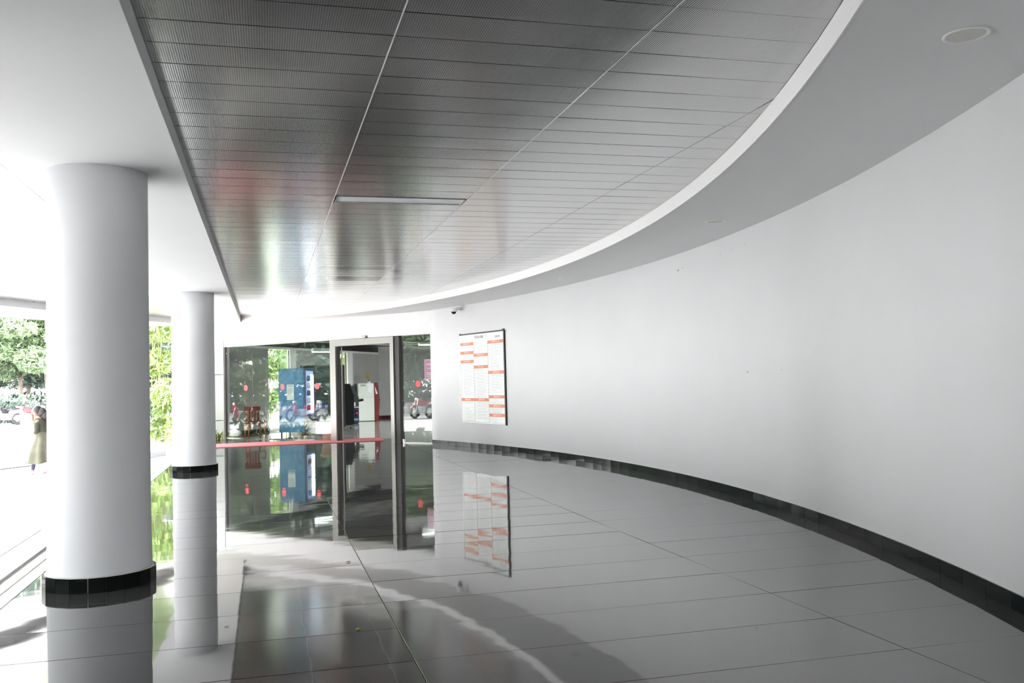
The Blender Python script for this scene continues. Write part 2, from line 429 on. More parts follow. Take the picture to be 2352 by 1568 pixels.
solid_strip(bm, L, Rr, ZS, TS)
mk('ring_soffit', bm, 'soffit', ceil)
bm = B(); ring = []
ysr = [-3.5+i*(27.9+3.5)/70 for i in range(71)]
solid_strip(bm, [(xo_out(y), y) for y in ysr], [(max(xo_in(y), xo_out(y)+.02), y) for y in ysr], ZS, TS+.4)
mk('outer_ring_soffit', bm, 'soffit', ceil)
bm = B(); prism(bm, [(-1.95, 26.6), (-.55, 26.6), (-.55, 27.75), (-1.12, 28.42), (-1.95, 27.85)], ZS+.001, TS); mk('corner_soffit', bm, 'soffit', ceil)
# bright fascia along the curved edge of the metal ceiling and thin lip
bm = B()
Lf = [p for p in L if p[1] < 25.9]; off = []
for i, pp in enumerate(Lf):
    q = Lf[min(i+1, len(Lf)-1)]; p0 = Lf[max(i-1, 0)]; d = Vector((q[0]-p0[0], q[1]-p0[1])).normalized(); nn = Vector((-d.y, d.x))
    if nn.x > 0: nn = -nn
    off.append((pp[0]+nn.x*.012, pp[1]+nn.y*.012))
solid_strip(bm, off, Lf, ZS-.002, ZM+.03)
mk('fascia', bm, 'fascia', ceil)
bm = B(); box(bm, XB1, XB1+.012, -4, 25.86, ZS-.002, ZM+.04); mk('fascia', bm, 'soffit', ceil)
bm = B(); box(bm, XB0-.012, XB0, -4, 26.9, ZS-.002, ZM+.04); mk('fascia', bm, 'fascia', ceil)
# metal panels
PP = .3335
cols = (-.60, .70, 2.04, 3.38, 4.72)
count = 0
def panel(pname, quad, parent, tilt=0, dz=0):
    """quad: four (x, y) corners; folded pan with a small turned edge"""
    cx = sum(p[0] for p in quad)/4; cy = sum(p[1] for p in quad)/4
    b_ = B(); c = .004
    q = [Vector((p[0]-cx, p[1]-cy)) for p in quad]
    def ins(k): return [v - Vector((math.copysign(min(k, abs(v.x)), v.x), math.copysign(min(k, abs(v.y)), v.y))) for v in q]
    rings = [(ins(.0013), .03), (ins(.0013), c), (ins(.0013+c), 0)]
    V = [[b_.verts.new((v.x, v.y, z)) for v in rg] for rg, z in rings]
    for a, b in zip(V, V[1:]):
        for i in range(4): b_.faces.new((a[i], a[(i+1) % 4], b[(i+1) % 4], b[i]))
    b_.faces.new(V[-1])
    bmesh.ops.recalc_face_normals(b_, faces=b_.faces)
    o = mk(pname, b_, 'alu', parent, loc=(cx, cy, ZM+dz)); o.rotation_euler = (tilt + random.gauss(0, .0013), random.gauss(0, .0006), 0)
    return o
LIGHT_ROW = None
k0 = -6
for k in range(k0, 72):
    y0 = 4.86+.035 + PP*(k-1); y1 = y0+PP
    for ci in range(4):
        xa, xb = cols[ci], cols[ci+1]
        ra, rb = min(xi(y0)-.014, xb), min(xi(y1)-.014, xb)
        if y1 > 25.85: continue
        if max(ra, rb) < xa+.06: continue
        if y0 < 2.9: continue
        if ci == 1 and abs((y0+y1)/2-9.40) < .17:
            LIGHT_ROW = (y0, y1); continue
        ra = max(ra, xa+.03); rb = max(rb, xa+.03)
        tl = 0; dz = 0
        if ci == 1 and (abs(y0-14.95) < .17 or abs(y0-16.4) < .17): tl, dz = -.014, -.002
        if ci == 2 and abs(y0-15.3) < .17: tl = -.010
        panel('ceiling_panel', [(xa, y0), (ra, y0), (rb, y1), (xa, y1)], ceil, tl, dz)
        count += 1
# near rows, overhead behind the picture, and outer bay far rows in one piece each
bm = B()
for k in range(-30, 0):
    y1 = 4.895+PP*(k-6+1)+.0; y0 = y1-PP
    if y0 < -3.3 or y0 > 2.9: continue
    for ci in range(4):
        xa, xb = cols[ci], cols[ci+1]; rr_ = min(xi(y0)-.02, xb)
        if rr_ > xa+.1: box(bm, xa+.002, rr_-.002, y0+.002, y1-.002, ZM, ZM+.02)
o = mk('rear_panels', bm, 'alu', ceil); o['kind'] = 'stuff'
bm = B(); nout = 0
for k in range(-8, 72):
    y0 = 4.895+PP*(k-1); y1 = y0+PP
    for j in range(5):
        xb = XB0-.014-1.34*j; xa = xb-1.34
        la, lb = max(xo_in(y0)+.012, xa), max(xo_in(y1)+.012, xa)
        if min(la, lb) > xb-.06 or y1 > 26.8: continue
        la = min(la, xb-.03); lb = min(lb, xb-.03)
        vis = 8 < y0 < 22 and j < 3
        if count < 298 and vis and ((xa+xb)/2/y0 < -.21 and y0 > 9.5):
            panel('ceiling_panel', [(la, y0), (xb, y0), (xb, y1), (lb, y1)], ceil); count += 1
        else:
            box(bm, max(la, lb)+.002, xb-.002, y0+.002, y1-.002, ZM+random.uniform(-.001, .001), ZM+.02)
o = mk('outer_panels', bm, 'alu', ceil); o['kind'] = 'stuff'
# tee bars along the long joints
for x, wd in ((.70, .007), (2.04, .003), (3.38, .006)):
    ye = 21.6
    for q in range(200):
        if xi(3+q*.12) > x: ye = 3+q*.12
    bm = B(); box(bm, x-wd/2, x+wd/2, 2.5, ye, ZM-(.003 if x < 1 else .0005), ZM+.02); mk('tee_bar', bm, 'tbar' if x < 3 else 'alu', ceil)
# recessed strip light (unlit) in place of one panel
if LIGHT_ROW:
    y0, y1 = LIGHT_ROW
    t = thing('recessed_ceiling_light', 'unlit long rectangular light fitting recessed among the metal ceiling panels', 'ceiling light', (1.37, (y0+y1)/2, ZM))
    hx, hy = .655, PP/2-.01
    bm = B(); box(bm, -hx, hx, -hy, hy, .004, .02); mk('diffuser', bm, mat('milky_diffuser', (.80, .83, .86), .3), t)
    bm = B(); box(bm, -hx, hx, hy-.008, hy, -.004, .03); box(bm, -hx, hx, -hy, -hy+.008, -.006, .03); box(bm, -hx, -hx+.012, -hy, hy, -.006, .05); box(bm, hx-.012, hx, -hy, hy, -.006, .05)
    mk('frame', bm, 'steel', t)
# round downlights
def downlight(x, y, label, rad=.10, grp=None):
    t = thing('downlight', label, 'ceiling light', (x, y, ZS), group=grp)
    bm = B(); seg = 40
    pr = [(rad+.016, 0), (rad+.015, -.006), (rad, -.006), (rad-.004, .0), (rad-.012, .0)]
    rings = [[bm.verts.new((r*math.cos(2*PI*k/seg), r*math.sin(2*PI*k/seg), z-.001)) for k in range(seg)] for r, z in pr]
    for a, b in zip(rings, rings[1:]):
        for k in range(seg): f = bm.faces.new((a[k], b[k], b[(k+1) % seg], a[(k+1) % seg])); f.smooth = True
    bmesh.ops.recalc_face_normals(bm, faces=bm.faces); mk('rim', bm, 'white', t)
    bm = B(); lathe(bm, [(rad-.008, -.003), (rad-.008, -.001)], 40, smooth=False); mk('lamp_glass', bm, 'lampdisc', t)
downlight(3.53, 3.95, 'large unlit round downlight in the plaster ceiling, nearest the camera')
downlight(4.93, 9.43, 'unlit round downlight in the plaster ceiling, second nearest along the curve')
downlight(5.04, 15.16, 'unlit round downlight in the plaster ceiling, third along the curve')
downlight(3.9, 20.2, 'small unlit downlight above the wall camera', .08)
downlight(.95, 25.4, 'small far downlight above the glass entrance')
downlight(-1.3, 24.2, 'faint downlight in the beam soffit behind the far column')

# upper building so that no sky shows above the hall
bm = B()
box(bm, -.9, 24, -5, 22, 4.7, 14); prism(bm, [(4.3, 22.0), (24, 22.0), (24, 46.8), (15, 43.6), (4.7, 39.95), (-1.14, 29.6), (-1.14, 28.5)], 3.62, 14)
struct('wall_upper', bm, 'clad')
bm = B(); box(bm, 6.6, 24, -5, 18, -.3, 4.7); struct('wall_neighbour', bm, 'clad')
# unseen block added to keep daylight off the near left side of the hall
bm = B(); box(bm, -34, -9.2, -30, 4.6, -.3, 11); box(bm, -9.2, -2.8, -8, 4.9, -.3, 3.15); struct('wall_light_block', bm, mat('light_block_render', (.45, .45, .44), .85))

# ------------------------------------------------------------ columns
def column(x, y, label, ra=0):
    t = thing('round_column', label, 'column', (x, y, 0), ra)
    bm = B(); lathe(bm, [(.382, .095), (.380, .13), (.373, .6), (.371, 2.6), (.372, ZS+.002)], 96); mk('shaft', bm, 'column', t)
    bm = B(); lathe(bm, [(.398, 0), (.398, .106), (.392, .112), (.376, .114)], 60); mk('skirting_bed', bm, mat('cream_grout', (.62, .62, .58), .8), t)
    n = 20; tmx = None; rr = .400; hw = rr*math.tan(PI/n)-.0008
    for i in range(n):
        if tmx is None:
            b_ = B(); box(b_, rr, rr+.008, -hw, hw, .001, .108, bev=.001); o = mk('skirting_tile', b_, 'black_tile', t); tmx = o.data
        else: o = bpy.data.objects.new('skirting_tile', tmx); C.objects.link(o); o.parent = t
        o.rotation_euler = (0, 0, 2*PI*i/n + random.gauss(0, .006))
    return t
column(-1.262, 7.92, 'thick white round column nearest the camera with black tiled foot', .1)
column(-1.25, 17.83, 'farther white round column standing beside the entrance with black tiled foot', .05)

# ------------------------------------------------------------ glazed entrance on a straight line G0-G1
GA = math.atan2(GD.y, GD.x)
def gpt(s, out=0., z=0.): return G0 + GD*s + GN*out + Vector((0, 0, z))
GM = Matrix(((GD.x, GN.x, 0, G0.x), (GD.y, GN.y, 0, G0.y), (0, 0, 1, 0), (0, 0, 0, 1)))  # local: x along, y outward
def gmk(name, bm, material, parent=None, kind=None):
    bmesh.ops.transform(bm, matrix=GM, verts=bm.verts); bmesh.ops.recalc_face_normals(bm, faces=bm.faces)
    o = mk(name, bm, material, parent)
    if kind: o['kind'] = kind
    return o
def s_of(x): return (x-G0.x)/GD.x
sJ0, sJ1, sJ2, sJ3, sJ4 = s_of(3.24), s_of(3.14), s_of(3.065), s_of(1.83), s_of(1.70)
ZH = 2.665
bm = B(); box(bm, -.05, GL, -.25, .0, ZH, 3.6); gmk('wall_header', bm, 'plaster', kind='structure')
bm = B(); box(bm, -.06, .0, -.3, -.001, -.3, 3.6); gmk('wall_return', bm, 'plaster', kind='structure')
# door frame
door = sgroup('door_1')
bm = B(); box(bm, sJ0, sJ1, -.16, .0, 0, ZH); gmk('jamb_cover', bm, 'dark_steel', door)
bm = B(); box(bm, sJ1, sJ2, -.16, .035, 0, ZH-.01); gmk('jamb', bm, 'steel', door)
bm = B(); box(bm, sJ3, sJ4, -.06, .035, 0, ZH-.01); gmk('jamb', bm, 'steel', door)
bm = B(); box(bm, sJ3-.055, sJ3, -.095, -.06, 0, 2.47); gmk('jamb_cover', bm, 'dark_steel', door)
bm = B(); box(bm, sJ2, sJ3, -.16, .035, 2.49, ZH-.01); gmk('lintel', bm, 'steel', door)
# open sliding leaf parked behind the left glass, with a slender stile
bm = B(); box(bm, sJ3-.083, sJ3+.95, -.115, -.103, .02, 2.47)
lf = gmk('sliding_leaf', bm, 'glass', door)
bm = B(); box(bm, sJ3-.098, sJ3-.083, -.125, -.092, .02, 2.47); gmk('stile', bm, 'steel', lf)
# glass walls
win1 = sgroup('window_1'); win2 = sgroup('window_2')
gs = [sJ4, s_of(.92), s_of(-.03), GL-.02]
for a, b in zip(gs, gs[1:]):
    bm = B(); box(bm, a+.004, b-.004, -.072, -.060, .03, ZH); gmk('pane', bm, 'glass', win1)
bm = B(); box(bm, .0, sJ0, -.072, -.060, .03, ZH); gmk('pane', bm, 'glass', win2)
bm = B(); box(bm, sJ4, GL, -.085, -.045, 0, .022); gmk('bottom_channel', bm, 'chrome', win1)
bm = B(); box(bm, 0, sJ0, -.085, -.045, 0, .022); gmk('bottom_channel', bm, 'chrome', win2)
for s in (gs[1]-.12, gs[1]+.12, gs[2]-.11, gs[2]+.11, sJ4+.06):
    bm = B(); box(bm, s-.028, s+.028, -.095, -.035, 0, .12, bev=.004); gmk('patch_fitting', bm, 'chrome', win1)
for s in (.05, sJ0-.06):
    bm = B(); box(bm, s-.02, s+.02, -.095, -.035, 0, .09, bev=.004); gmk('patch_fitting', bm, 'chrome', win2)
for x, pa in ((-.57, win1), (.43, win1), (1.32, win1), (3.60, win2)):
    s = s_of(x); bm = B()
    res = bmesh.ops.create_circle(bm, cap_ends=True, radius=.085, segments=28)
    bmesh.ops.rotate(bm, cent=(0, 0, 0), matrix=Matrix.Rotation(PI/2, 3, 'X'), verts=bm.verts)
    bmesh.ops.translate(bm, vec=(s, -.057, 1.455), verts=bm.verts)
    gmk('red_dot_sticker', bm, 'dot', pa)
bm = B(); box(bm, GL-.005, GL+.012, -.09, -.04, 0, ZH); gmk('trim_1', bm, 'dark_steel', kind='structure')
# motion sensor above the door
t = thing('door_sensor', 'small grey motion sensor above the door opening', 'sensor', gpt(s_of(2.52), .045, ZH+.0), GA)
bm = B(); box(bm, -.07, .07, -.05, .05, 0, .055, bev=.015); mk('casing', bm, 'steel', t)
bm = B(); box(bm, -.05, .05, -.055, -.045, .01, .03); mk('lens', bm, 'black', t)
# pink poster on the right pane
s = s_of(3.88)
t = thing('pink_poster', 'pink poster with white border stuck inside the glass right of the door', 'poster', gpt(.20, -.08, 1.55), GA)
bm = B(); box(bm, -.19, .24, -.004, 0.0, 0, .50); mk('sheet', bm, 'pinkposter', t)
bm = B()
for a in ((-.175, .225, .478, .484), (-.175, .225, .016, .022), (-.175, -.169, .016, .484), (.219, .225, .016, .484)): box(bm, a[0], a[1], -.0055, -.0042, a[2], a[3])
box(bm, -.175, .225, .0003, .0012, .478, .484); box(bm, -.175, .225, .0003, .0012, .016, .022); box(bm, .219, .225, .0003, .0012, .016, .484); box(bm, -.175, -.169, .0003, .0012, .016, .484)
mk('border', bm, 'white', t)
bm = B()
for (zc, wd, h) in ((.385, .13, .007), (.37, .16, .007), (.355, .12, .007), (.27, .12, .014), (.175, .15, .007), (.155, .12, .007), (.135, .15, .007), (.115, .1, .007), (.075, .14, .008)): box(bm, .03-wd, .03+wd, .0003, .0012, zc, zc+h)
prism(bm, [(0, 0), (.03, 0), (.015, .001)], .42, .44)
mk('print', bm, 'white', t)
# red runner across the entrance and through the doorway
t = thing('red_runner', 'long pale red floor runner lying across the glass entrance', 'mat', (0, 24.9, .001))
bm = B(); gx = lambda x: 22.12+(x-4.0)*GD.y/GD.x - .06
prism(bm, [(-2.2, 24.1-24.9), (2.95, 24.15-24.9), (3.1, 25.2-24.9), (3.07, 25.55-24.9), (1.9, 25.6-24.9), (1.86, gx(1.80)-24.9), (1.2, gx(1.2)-24.9), (1.13, 25.62-24.9), (-2.2, 25.65-24.9)], 0, .012)
# keep the corner clear of the jamb: trim along the glass line on the hall side
mk('runner_strip', bm, 'pinkmat', t)

# ------------------------------------------------------------ lobby behind the glass
def wl(a, b, z0, z1, th=.12, name='wall', material='grey_wall', parent=None, side=1):
    a = Vector((*a, 0)); b = Vector((*b, 0)); d = (b-a).normalized(); n_ = Vector((-d.y, d.x, 0))*th*side
    bm = B(); prism(bm, [(a.x, a.y), (b.x, b.y), (b.x+n_.x, b.y+n_.y), (a.x+n_.x, a.y+n_.y)], z0, z1)
    bmesh.ops.recalc_face_normals(bm, faces=bm.faces)
    return mk(name, bm, material, parent) if parent else struct(name, bm, material)
W0 = Vector((-1.12, 29.44)); W9 = Vector((4.71, 39.8))
lob = wl((-1.12, 28.5), (-1.12, 29.5), -.1, 3.6, name='wall_left')
P_ = lambda x: (x, 29.44+(x+1.12)*(39.8-29.44)/(4.71+1.12))
wl(P_(-1.12), P_(-.38), 0, 2.72, name='wall_panel', parent=lob)
wl(P_(-.365), P_(.13), 0, 2.72, name='wall_panel', parent=lob)
wl(P_(.87), P_(1.08), 0, 2.72, name='mullion', material='white', parent=lob)
wl(P_(1.08), P_(2.5), 0, 2.72, name='wall_panel', parent=lob)
wl(P_(3.19), P_(3.42), 0, 2.72, name='mullion', material='white', parent=lob)
wl(P_(.80), P_(.835), .1, 2.70, name='mullion', material='steel', th=.06, parent=lob)
wl(P_(3.08), P_(3.12), .1, 2.70, name='mullion', material='steel', th=.06, parent=lob)
wl(P_(3.42), P_(4.71), 0, 2.72, name='wall_panel', parent=lob)
wl((4.71, 39.8), (15, 43.5), 0, 3.1, name='wall_back')
wl(P_(-1.12), P_(4.71), 2.72, 2.80, name='trim_2', material='white', th=.14)
wl(P_(-1.12), P_(4.71), 2.80, 3.6, name='wall_above_windows', material='dark_ceiling')
wl(P_(.13), P_(.87), 0, .10, name='trim_3', material='white'); wl(P_(2.5), P_(3.19), 0, .10, name='trim_4', material='white')
for i, (a, b) in enumerate(((.13, .87), (2.5, 3.19))):
    o = wl(P_(a), P_(b), .1, 2.72, th=.01, name='window_%d' % (i+3), material='glass')
wl((15, 18), (15, 43.5), -.1, 3.6, name='wall_lobby_right', side=-1)
wl((5.9, 18.2), (15, 18.2), -.1, 3.6, name='wall_lobby_front', side=-1)
for (a, b, nm) in ((P_(-1.12), P_(.13), 'baseboard_left'), (P_(1.08), P_(2.5), 'baseboard_left'), (P_(3.42), P_(4.71), 'baseboard_left'), ((4.71, 39.8), (15, 43.5), 'baseboard_back')):
    wl(a, b, 0, .12 if nm.endswith('left') else .1, th=.015, name=nm, material='black_tile', side=-1)
LOB = [(4.35, 22.0), (15, 18.3), (15, 43.4), (4.75, 39.75), (-1.05, 29.4), (-1.05, 28.75)]
bm = B(); prism(bm, LOB, 3.05, 3.2); bmesh.ops.recalc_face_normals(bm, faces=bm.faces); struct('ceiling_lobby', bm, 'dark_ceiling')
# beams and pipes under the dark lobby ceiling
for q in range(3):
    a = Vector((-.4+q*.75, 28.9+q*.2)); bm = B()
    tube(bm, [(a.x, a.y, 2.93+.03*q), (a.x+7.2, a.y+9.0, 2.93+.03*q)], .022 if q else .03, 8)
    tag(mk('ceiling_pipe', bm, 'grey_wall'), 'thin %s pipe under the dark lobby ceiling' % ('grey', 'second grey', 'innermost grey')[q], 'pipe')
def hang_light(x0, y0, x1, y1, z, label, h=.10, wd=.08, m='tubew', case='offwhite'):
    d = Vector((x1-x0, y1-y0)); t = thing('hanging_or_fill_tube', label, 'light', ((x0+x1)/2, (y0+y1)/2, z), math.atan2(d.y, d.x)); l2 = d.length/2
    bm = B(); box(bm, -l2, l2, -wd/2, wd/2, .0, h, bev=.006); mk('housing', bm, case, t)
    bm = B(); box(bm, -l2+.01, l2-.01, -wd/2+.01, wd/2-.01, -.02, -.001); mk('tube', bm, m, t)
    bm = B()
    for s_ in (-.8, .8):
        bm = B(); tube(bm, [(s_*l2, 0, h), (s_*l2*.6, 0, 3.05-z)], .004, 5); mk('cord', bm, 'darkgrey', t)
hang_light(1.35, 27.6, 2.05, 28.0, 2.46, 'hanging white tube light behind the glass left of the door')
hang_light(4.0, 24.6, 5.1, 25.3, 2.50, 'hanging white tube light behind the glass right of the door', h=.05)
for q_ in range(6):  # extra tubes out of view, added to brighten the dark lobby
    hang_light(6.6+2.2*(q_ % 3), 26.5+5*(q_//3), 8.2+2.2*(q_ % 3), 26.7+5*(q_//3), 2.75, 'added unseen fill tube %s deep in the lobby' % ('first', 'second', 'third', 'fourth', 'fifth', 'sixth')[q_], m='tubefill', wd=.2)
# blue vending machine
t = thing('vending_machine', 'tall blue vending machine with brightly lit glass front behind the glass wall', 'vending machine', (.40, 28.53, 0), math.atan2(-.302, .953))
D_, W_ = .766, 1.0
bm = B(); box(bm, 0, D_-.02, 0, W_, .10, 2.0, bev=.008); mk('cabinet', bm, 'skyblue', t)
for (x, y) in ((.06, .06), (.68, .06), (.06, .92), (.68, .92)):
    bm = B(); tube(bm, [(x, y, 0), (x, y, .1)], .022, 8); mk('leg', bm, 'darkgrey', t)
bm = B(); box(bm, D_-.02, D_+.03, 0, W_, .10, 2.0); mk('door', bm, 'navy', t)
bm = B(); box(bm, D_+.03, D_+.04, .10, .92, .62, 1.92); mk('display', bm, mat('lit_display', (.25, .32, .5), .3, emis=(.40, .52, .95), es=.12), t)
bm = B(); box(bm, D_+.04, D_+.07, .58, .84, .66, 1.80); mk('light_strip', bm, 'tube', t)
for k in range(5):
    sh = B(); box(sh, D_+.041, D_+.08, .10, .47, .72+.22*k, .74+.22*k); so = mk('shelf', sh, 'white', t)
    bb_ = B()
    for q in range(4): lathe(bb_, [(.02, .742+.22*k), (.022, .85+.22*k), (.010, .88+.22*k), (.010, .90+.22*k)], 8, cx=D_+.065, cy=.14+.09*q)
    mk('bottle_row', bb_, ['red' if k == 0 else ('offwhite' if k % 2 else 'skyblue')], so)['kind'] = 'stuff'
bm = B(); box(bm, D_+.03, D_+.045, .15, .85, .2, .5); mk('delivery_flap', bm, 'black', t)
bm = B(); box(bm, .245, .46, -.006, -.001, 1.06, 1.52, bev=.0); no = mk('notice', bm, 'notice', t)
bm = B(); box(bm, .275, .435, -.008, -.0062, 1.46, 1.485)
for k in range(9): box(bm, .27, .27+random.uniform(.12, .165), -.008, -.0062, 1.40-.02*k, 1.408-.02*k)
mk('print', bm, 'ink2', no)
# dark machine behind it
t = thing('dark_vending_machine', 'black vending machine standing behind the blue one', 'vending machine', (1.45, 30.6, 0), -.25)
bm = B(); box(bm, -.35, .95, 0, .8, .08, 2.12, bev=.02); mk('cabinet', bm, 'black', t)
bm = B(); box(bm, -.2, .8, -.02, .0, .5, 1.9); mk('door', bm, 'darkgrey', t)
bm = B(); box(bm, -.3, .9, .05, .75, 0, .08); mk('plinth', bm, 'black', t)
# cash machines seen in profile
def atm(name, label, x, y, prof_body, prof_front, dep, mb, mf, rz=0):
    t = thing(name, label, 'cash machine', (x, y, 0), rz)
    bm = B(); profile(bm, prof_body, 0, dep); mk('cabinet', bm, mb, t)
    bm = B(); profile(bm, prof_front, .003, dep-.003); mk('front_panel', bm, mf, t)
    return t
a = atm('cash_machine', 'white cash machine with red sloping front beside the grey lobby wall', 3.58, 36.95, [(0, .02), (0, 1.5), (.60, 1.5), (.60, .02)], [(.602, .02), (.602, 1.52), (.75, 1.52), (.83, .85), (.76, .02)], .75, 'offwhite', 'red')
bm = B(); box(bm, .07, .28, -.006, -.001, 1.38, 1.46); mk('vent_grille', bm, 'grey_wall', a)
bm = B(); vs = [(.34, 1.50), (.56, 1.50), (.55, 1.28), (.50, 1.12), (.45, 1.13), (.35, 1.16)]; profile(bm, vs, -.012, -.005); mk('paper_sheet', bm, 'paper', a)
bm = B(); profile(bm, [(.63, 1.36), (.66, 1.3), (.74, 1.07), (.67, 1.07)], -.008, -.001); mk('screen_hood', bm, 'paper', a)
bm = B(); box(bm, 0, .60, -.003, -.0005, .955, .962); mk('seam', bm, 'grey_wall', a)
bm = B(); lathe(bm, [(.07, 0), (.075, .07)], 20); o = mk('white_pot', bm, 'white'); o.location = (4.0, 37.1, 1.522-.02); tag(o, 'small white pot on top of the white and red cash machine', 'pot')
bm = B(); tube(bm, [(0, 0, 0), (-.02, 0, .2)], .012, 6); box(bm, -.12, .06, -.01, .01, .14, .36, mi=1); o = mk('yellow_placard', bm, ['darkgrey', 'yellow']); o.location = (4.0, 37.2, 1.572); tag(o, 'small yellow placard on a stick standing in the white pot', 'placard')
a = atm('cash_machine', 'black cash machine nearest the door opening with a sloping front', 2.98, 34.2, [(-.62, .02), (-.62, 1.5), (.0, 1.5), (.13, 1.12), (.16, 1.05), (.14, .02)], [(.01, 1.47), (.03, 1.5), (.18, 1.10), (.14, 1.12)], .8, 'black', 'darkgrey')
bm = B(); box(bm, -.58, .10, .03, .77, 0, .02); mk('plinth', bm, 'black', a)
bm = B(); profile(bm, [(.02, 1.5), (-.06, 1.78), (.06, 1.78), (.16, 1.5)], .2, .5); o = mk('leaning_board', bm, mat('slate_board', (.16, .18, .21), .5)); o.location = (2.55, 34.25, .0); tag(o, 'grey board leaning on top of the black cash machine', 'board')
a = atm('cash_machine', 'grey cash machine with a blue advertising side, behind the black one', 2.98, 35.15, [(0, .62), (0, 1.42), (.20, 1.42), (.42, .98), (.42, .62)], [(.32, .80), (.32, .88), (.60, .92), (.60, .84)], .6, 'darkgrey', 'black')
bm = B(); box(bm, .0, .42, 0, .6, .03, .62); mk('lower_cabinet', bm, 'navy', a)
bm = B(); box(bm, .22, .40, -.006, -.001, .22, .56); mk('red_emblem_panel', bm, 'navy', a)
bm = B(); tube(bm, [(.33, -.008, .5), (.29, -.008, .42), (.35, -.008, .38), (.30, -.008, .28)], [.03, .045, .045, .03], 8); mk('emblem', bm, 'dot', a)
bm = B(); box(bm, .2, .42, -.012, -.001, .60, .63); mk('white_band', bm, 'white', a)
bm = B(); box(bm, .2, .3, -.01, -.001, .66, .80); mk('receipt_panel', bm, 'white', a)
for z_ in (.13, .17):
    bm = B(); box(bm, .24, .39, -.008, -.0062, z_, z_+.015); mk('lettering_line', bm, 'white', a)
bm = B()
for k in range(7): ball(bm, (random.uniform(-.5, .5), random.uniform(-.12, .12), .03), random.uniform(.1, .17), sc_=(1.4, .8, .45))
o = mk('red_cloth_heap', bm, 'redcloth', smooth=True); o.location = (5.0, 39.0, .02); tag(o, 'crumpled dark red cloth on the lobby floor behind the red cash machine', 'cloth')
bm = B(); lathe(bm, [(.02, 0), (.025, .05), (.012, .06)], 8); o = mk('floor_stopper', bm, 'black'); o.location = (2.75, 31.4, 0); tag(o, 'tiny black stopper standing on the lobby floor', 'stopper')

# red plastic chair behind the glass
t = thing('plastic_chair', 'red plastic chair with orange legs behind the far left glass', 'chair', (-.30, 28.35, 0), .3)
for (x, y) in ((-.22, -.2), (.22, -.2), (-.2, .2), (.2, .2)):
    bm = B(); tube(bm, [(x*1.15, y*1.15, 0), (x, y, .42)], [.018, .028], 8); mk('leg', bm, 'orangeplastic', t)
bm = B(); box(bm, -.24, .24, -.24, .24, .40, .44, bev=.015); mk('seat', bm, 'redplastic', t)
bm = B()
for k in range(5): box(bm, -.2+.085*k, -.14+.085*k, .2, .225, .46, .84)
box(bm, -.24, .24, .195, .235, .78, .90, bev=.012); box(bm, -.24, .24, .195, .235, .43, .48)
mk('backrest', bm, 'redplastic', t)
for s_ in (-1, 1):
    bm = B(); tube(bm, [(s_*.25, .2, .62), (s_*.26, -.1, .64), (s_*.25, -.2, .58), (s_*.24, -.22, .42)], .018, 8); mk('armrest', bm, 'redplastic', t)
# pot plant inside
def blades(bm, n, L, wd, z0, spread=1., arch=.8, seg=4, mi=0, c=(0, 0)):
    for i in range(n):
        a = random.uniform(0, 2*PI); l = L*random.uniform(.6, 1.1); w_ = wd*random.uniform(.7, 1.2); st = random.uniform(.15, 1)*spread
        px = Vector((c[0]+random.gauss(0, .03), c[1]+random.gauss(0, .03), z0)); el = R(85)-st*R(50); prevv = None
        dr = Vector((math.cos(a), math.sin(a), 0)); sd_ = Vector((-dr.y, dr.x, 0))
        for k in range(seg+1):
            f = k/seg; ww = w_*math.sin(PI*(.15+.85*f))*.9+.001 if k < seg else .001
            v = [bm.verts.new(px-sd_*ww), bm.verts.new(px+sd_*ww)]
            if prevv: bm.faces.new((prevv[0], prevv[1], v[1], v[0])).material_index = mi
            prevv = v; px = px + (dr*math.cos(el)+Vector((0, 0, math.sin(el))))*l/seg; el -= arch*R(30)*(.6+st)
t = thing('potted_plant', 'tall tapering terracotta pot with a leafy plant just behind the glass by the door', 'potted plant', (1.67, 25.75, 0))
bm = B(); lathe(bm, [(.15, 0), (.155, .02), (.22, .42), (.24, .42), (.245, .48), (.22, .48), (.2, .45)], 32); mk('pot', bm, 'terracotta', t)
bm = B(); blades(bm, 70, .45, .014, .45); mk('foliage', bm, 'leafa', t)

# ------------------------------------------------------------ directory board on the curved wall
pa, pb = Vector((4.36, 20.82, 0)), Vector((4.91, 18.96, 0)); du = (pb-pa).normalized(); BW = (pb-pa).length; nb = Vector((-du.y, du.x, 0))
if nb.x > 0: nb = -nb
# pushed slightly off the curved wall; local x along the board, y into the wall, z up
t = thing('directory_board', 'white tenant directory board with orange floor headings on the curved wall', 'sign', pa + nb*.015)
t.rotation_euler = (0, 0, math.atan2(du.y, du.x))
ZT, ZB = 2.53, .57; HT = ZT-ZB
bm = B(); box(bm, 0, BW, 0.004, .03, ZB, ZT); mk('backing', bm, 'sign', t)
bm = B(); box(bm, -.02, BW+.02, -.012, .03, ZT, ZT+.03); box(bm, -.03, .03, -.015, .03, ZT, ZT+.04); box(bm, BW-.05, BW+.02, -.015, .03, ZT, ZT+.05); mk('top_rail', bm, 'black', t)
bm = B(); box(bm, BW, BW+.045, -.02, .03, ZB-.03, ZT+.02); mk('side_rail', bm, 'black', t)
bm = B(); box(bm, -.012, 0, -.008, .03, ZB, ZT); box(bm, 0, BW, -.004, .03, ZB-.012, ZB); mk('edge_rail', bm, 'steel', t)
c0, c1, c2, c3 = 0, BW*.315, BW*.645, BW
bm = B(); box(bm, c0, c3, -.002, .003, ZT-.088*HT, ZT); mk('title_panel', bm, 'sign', t)
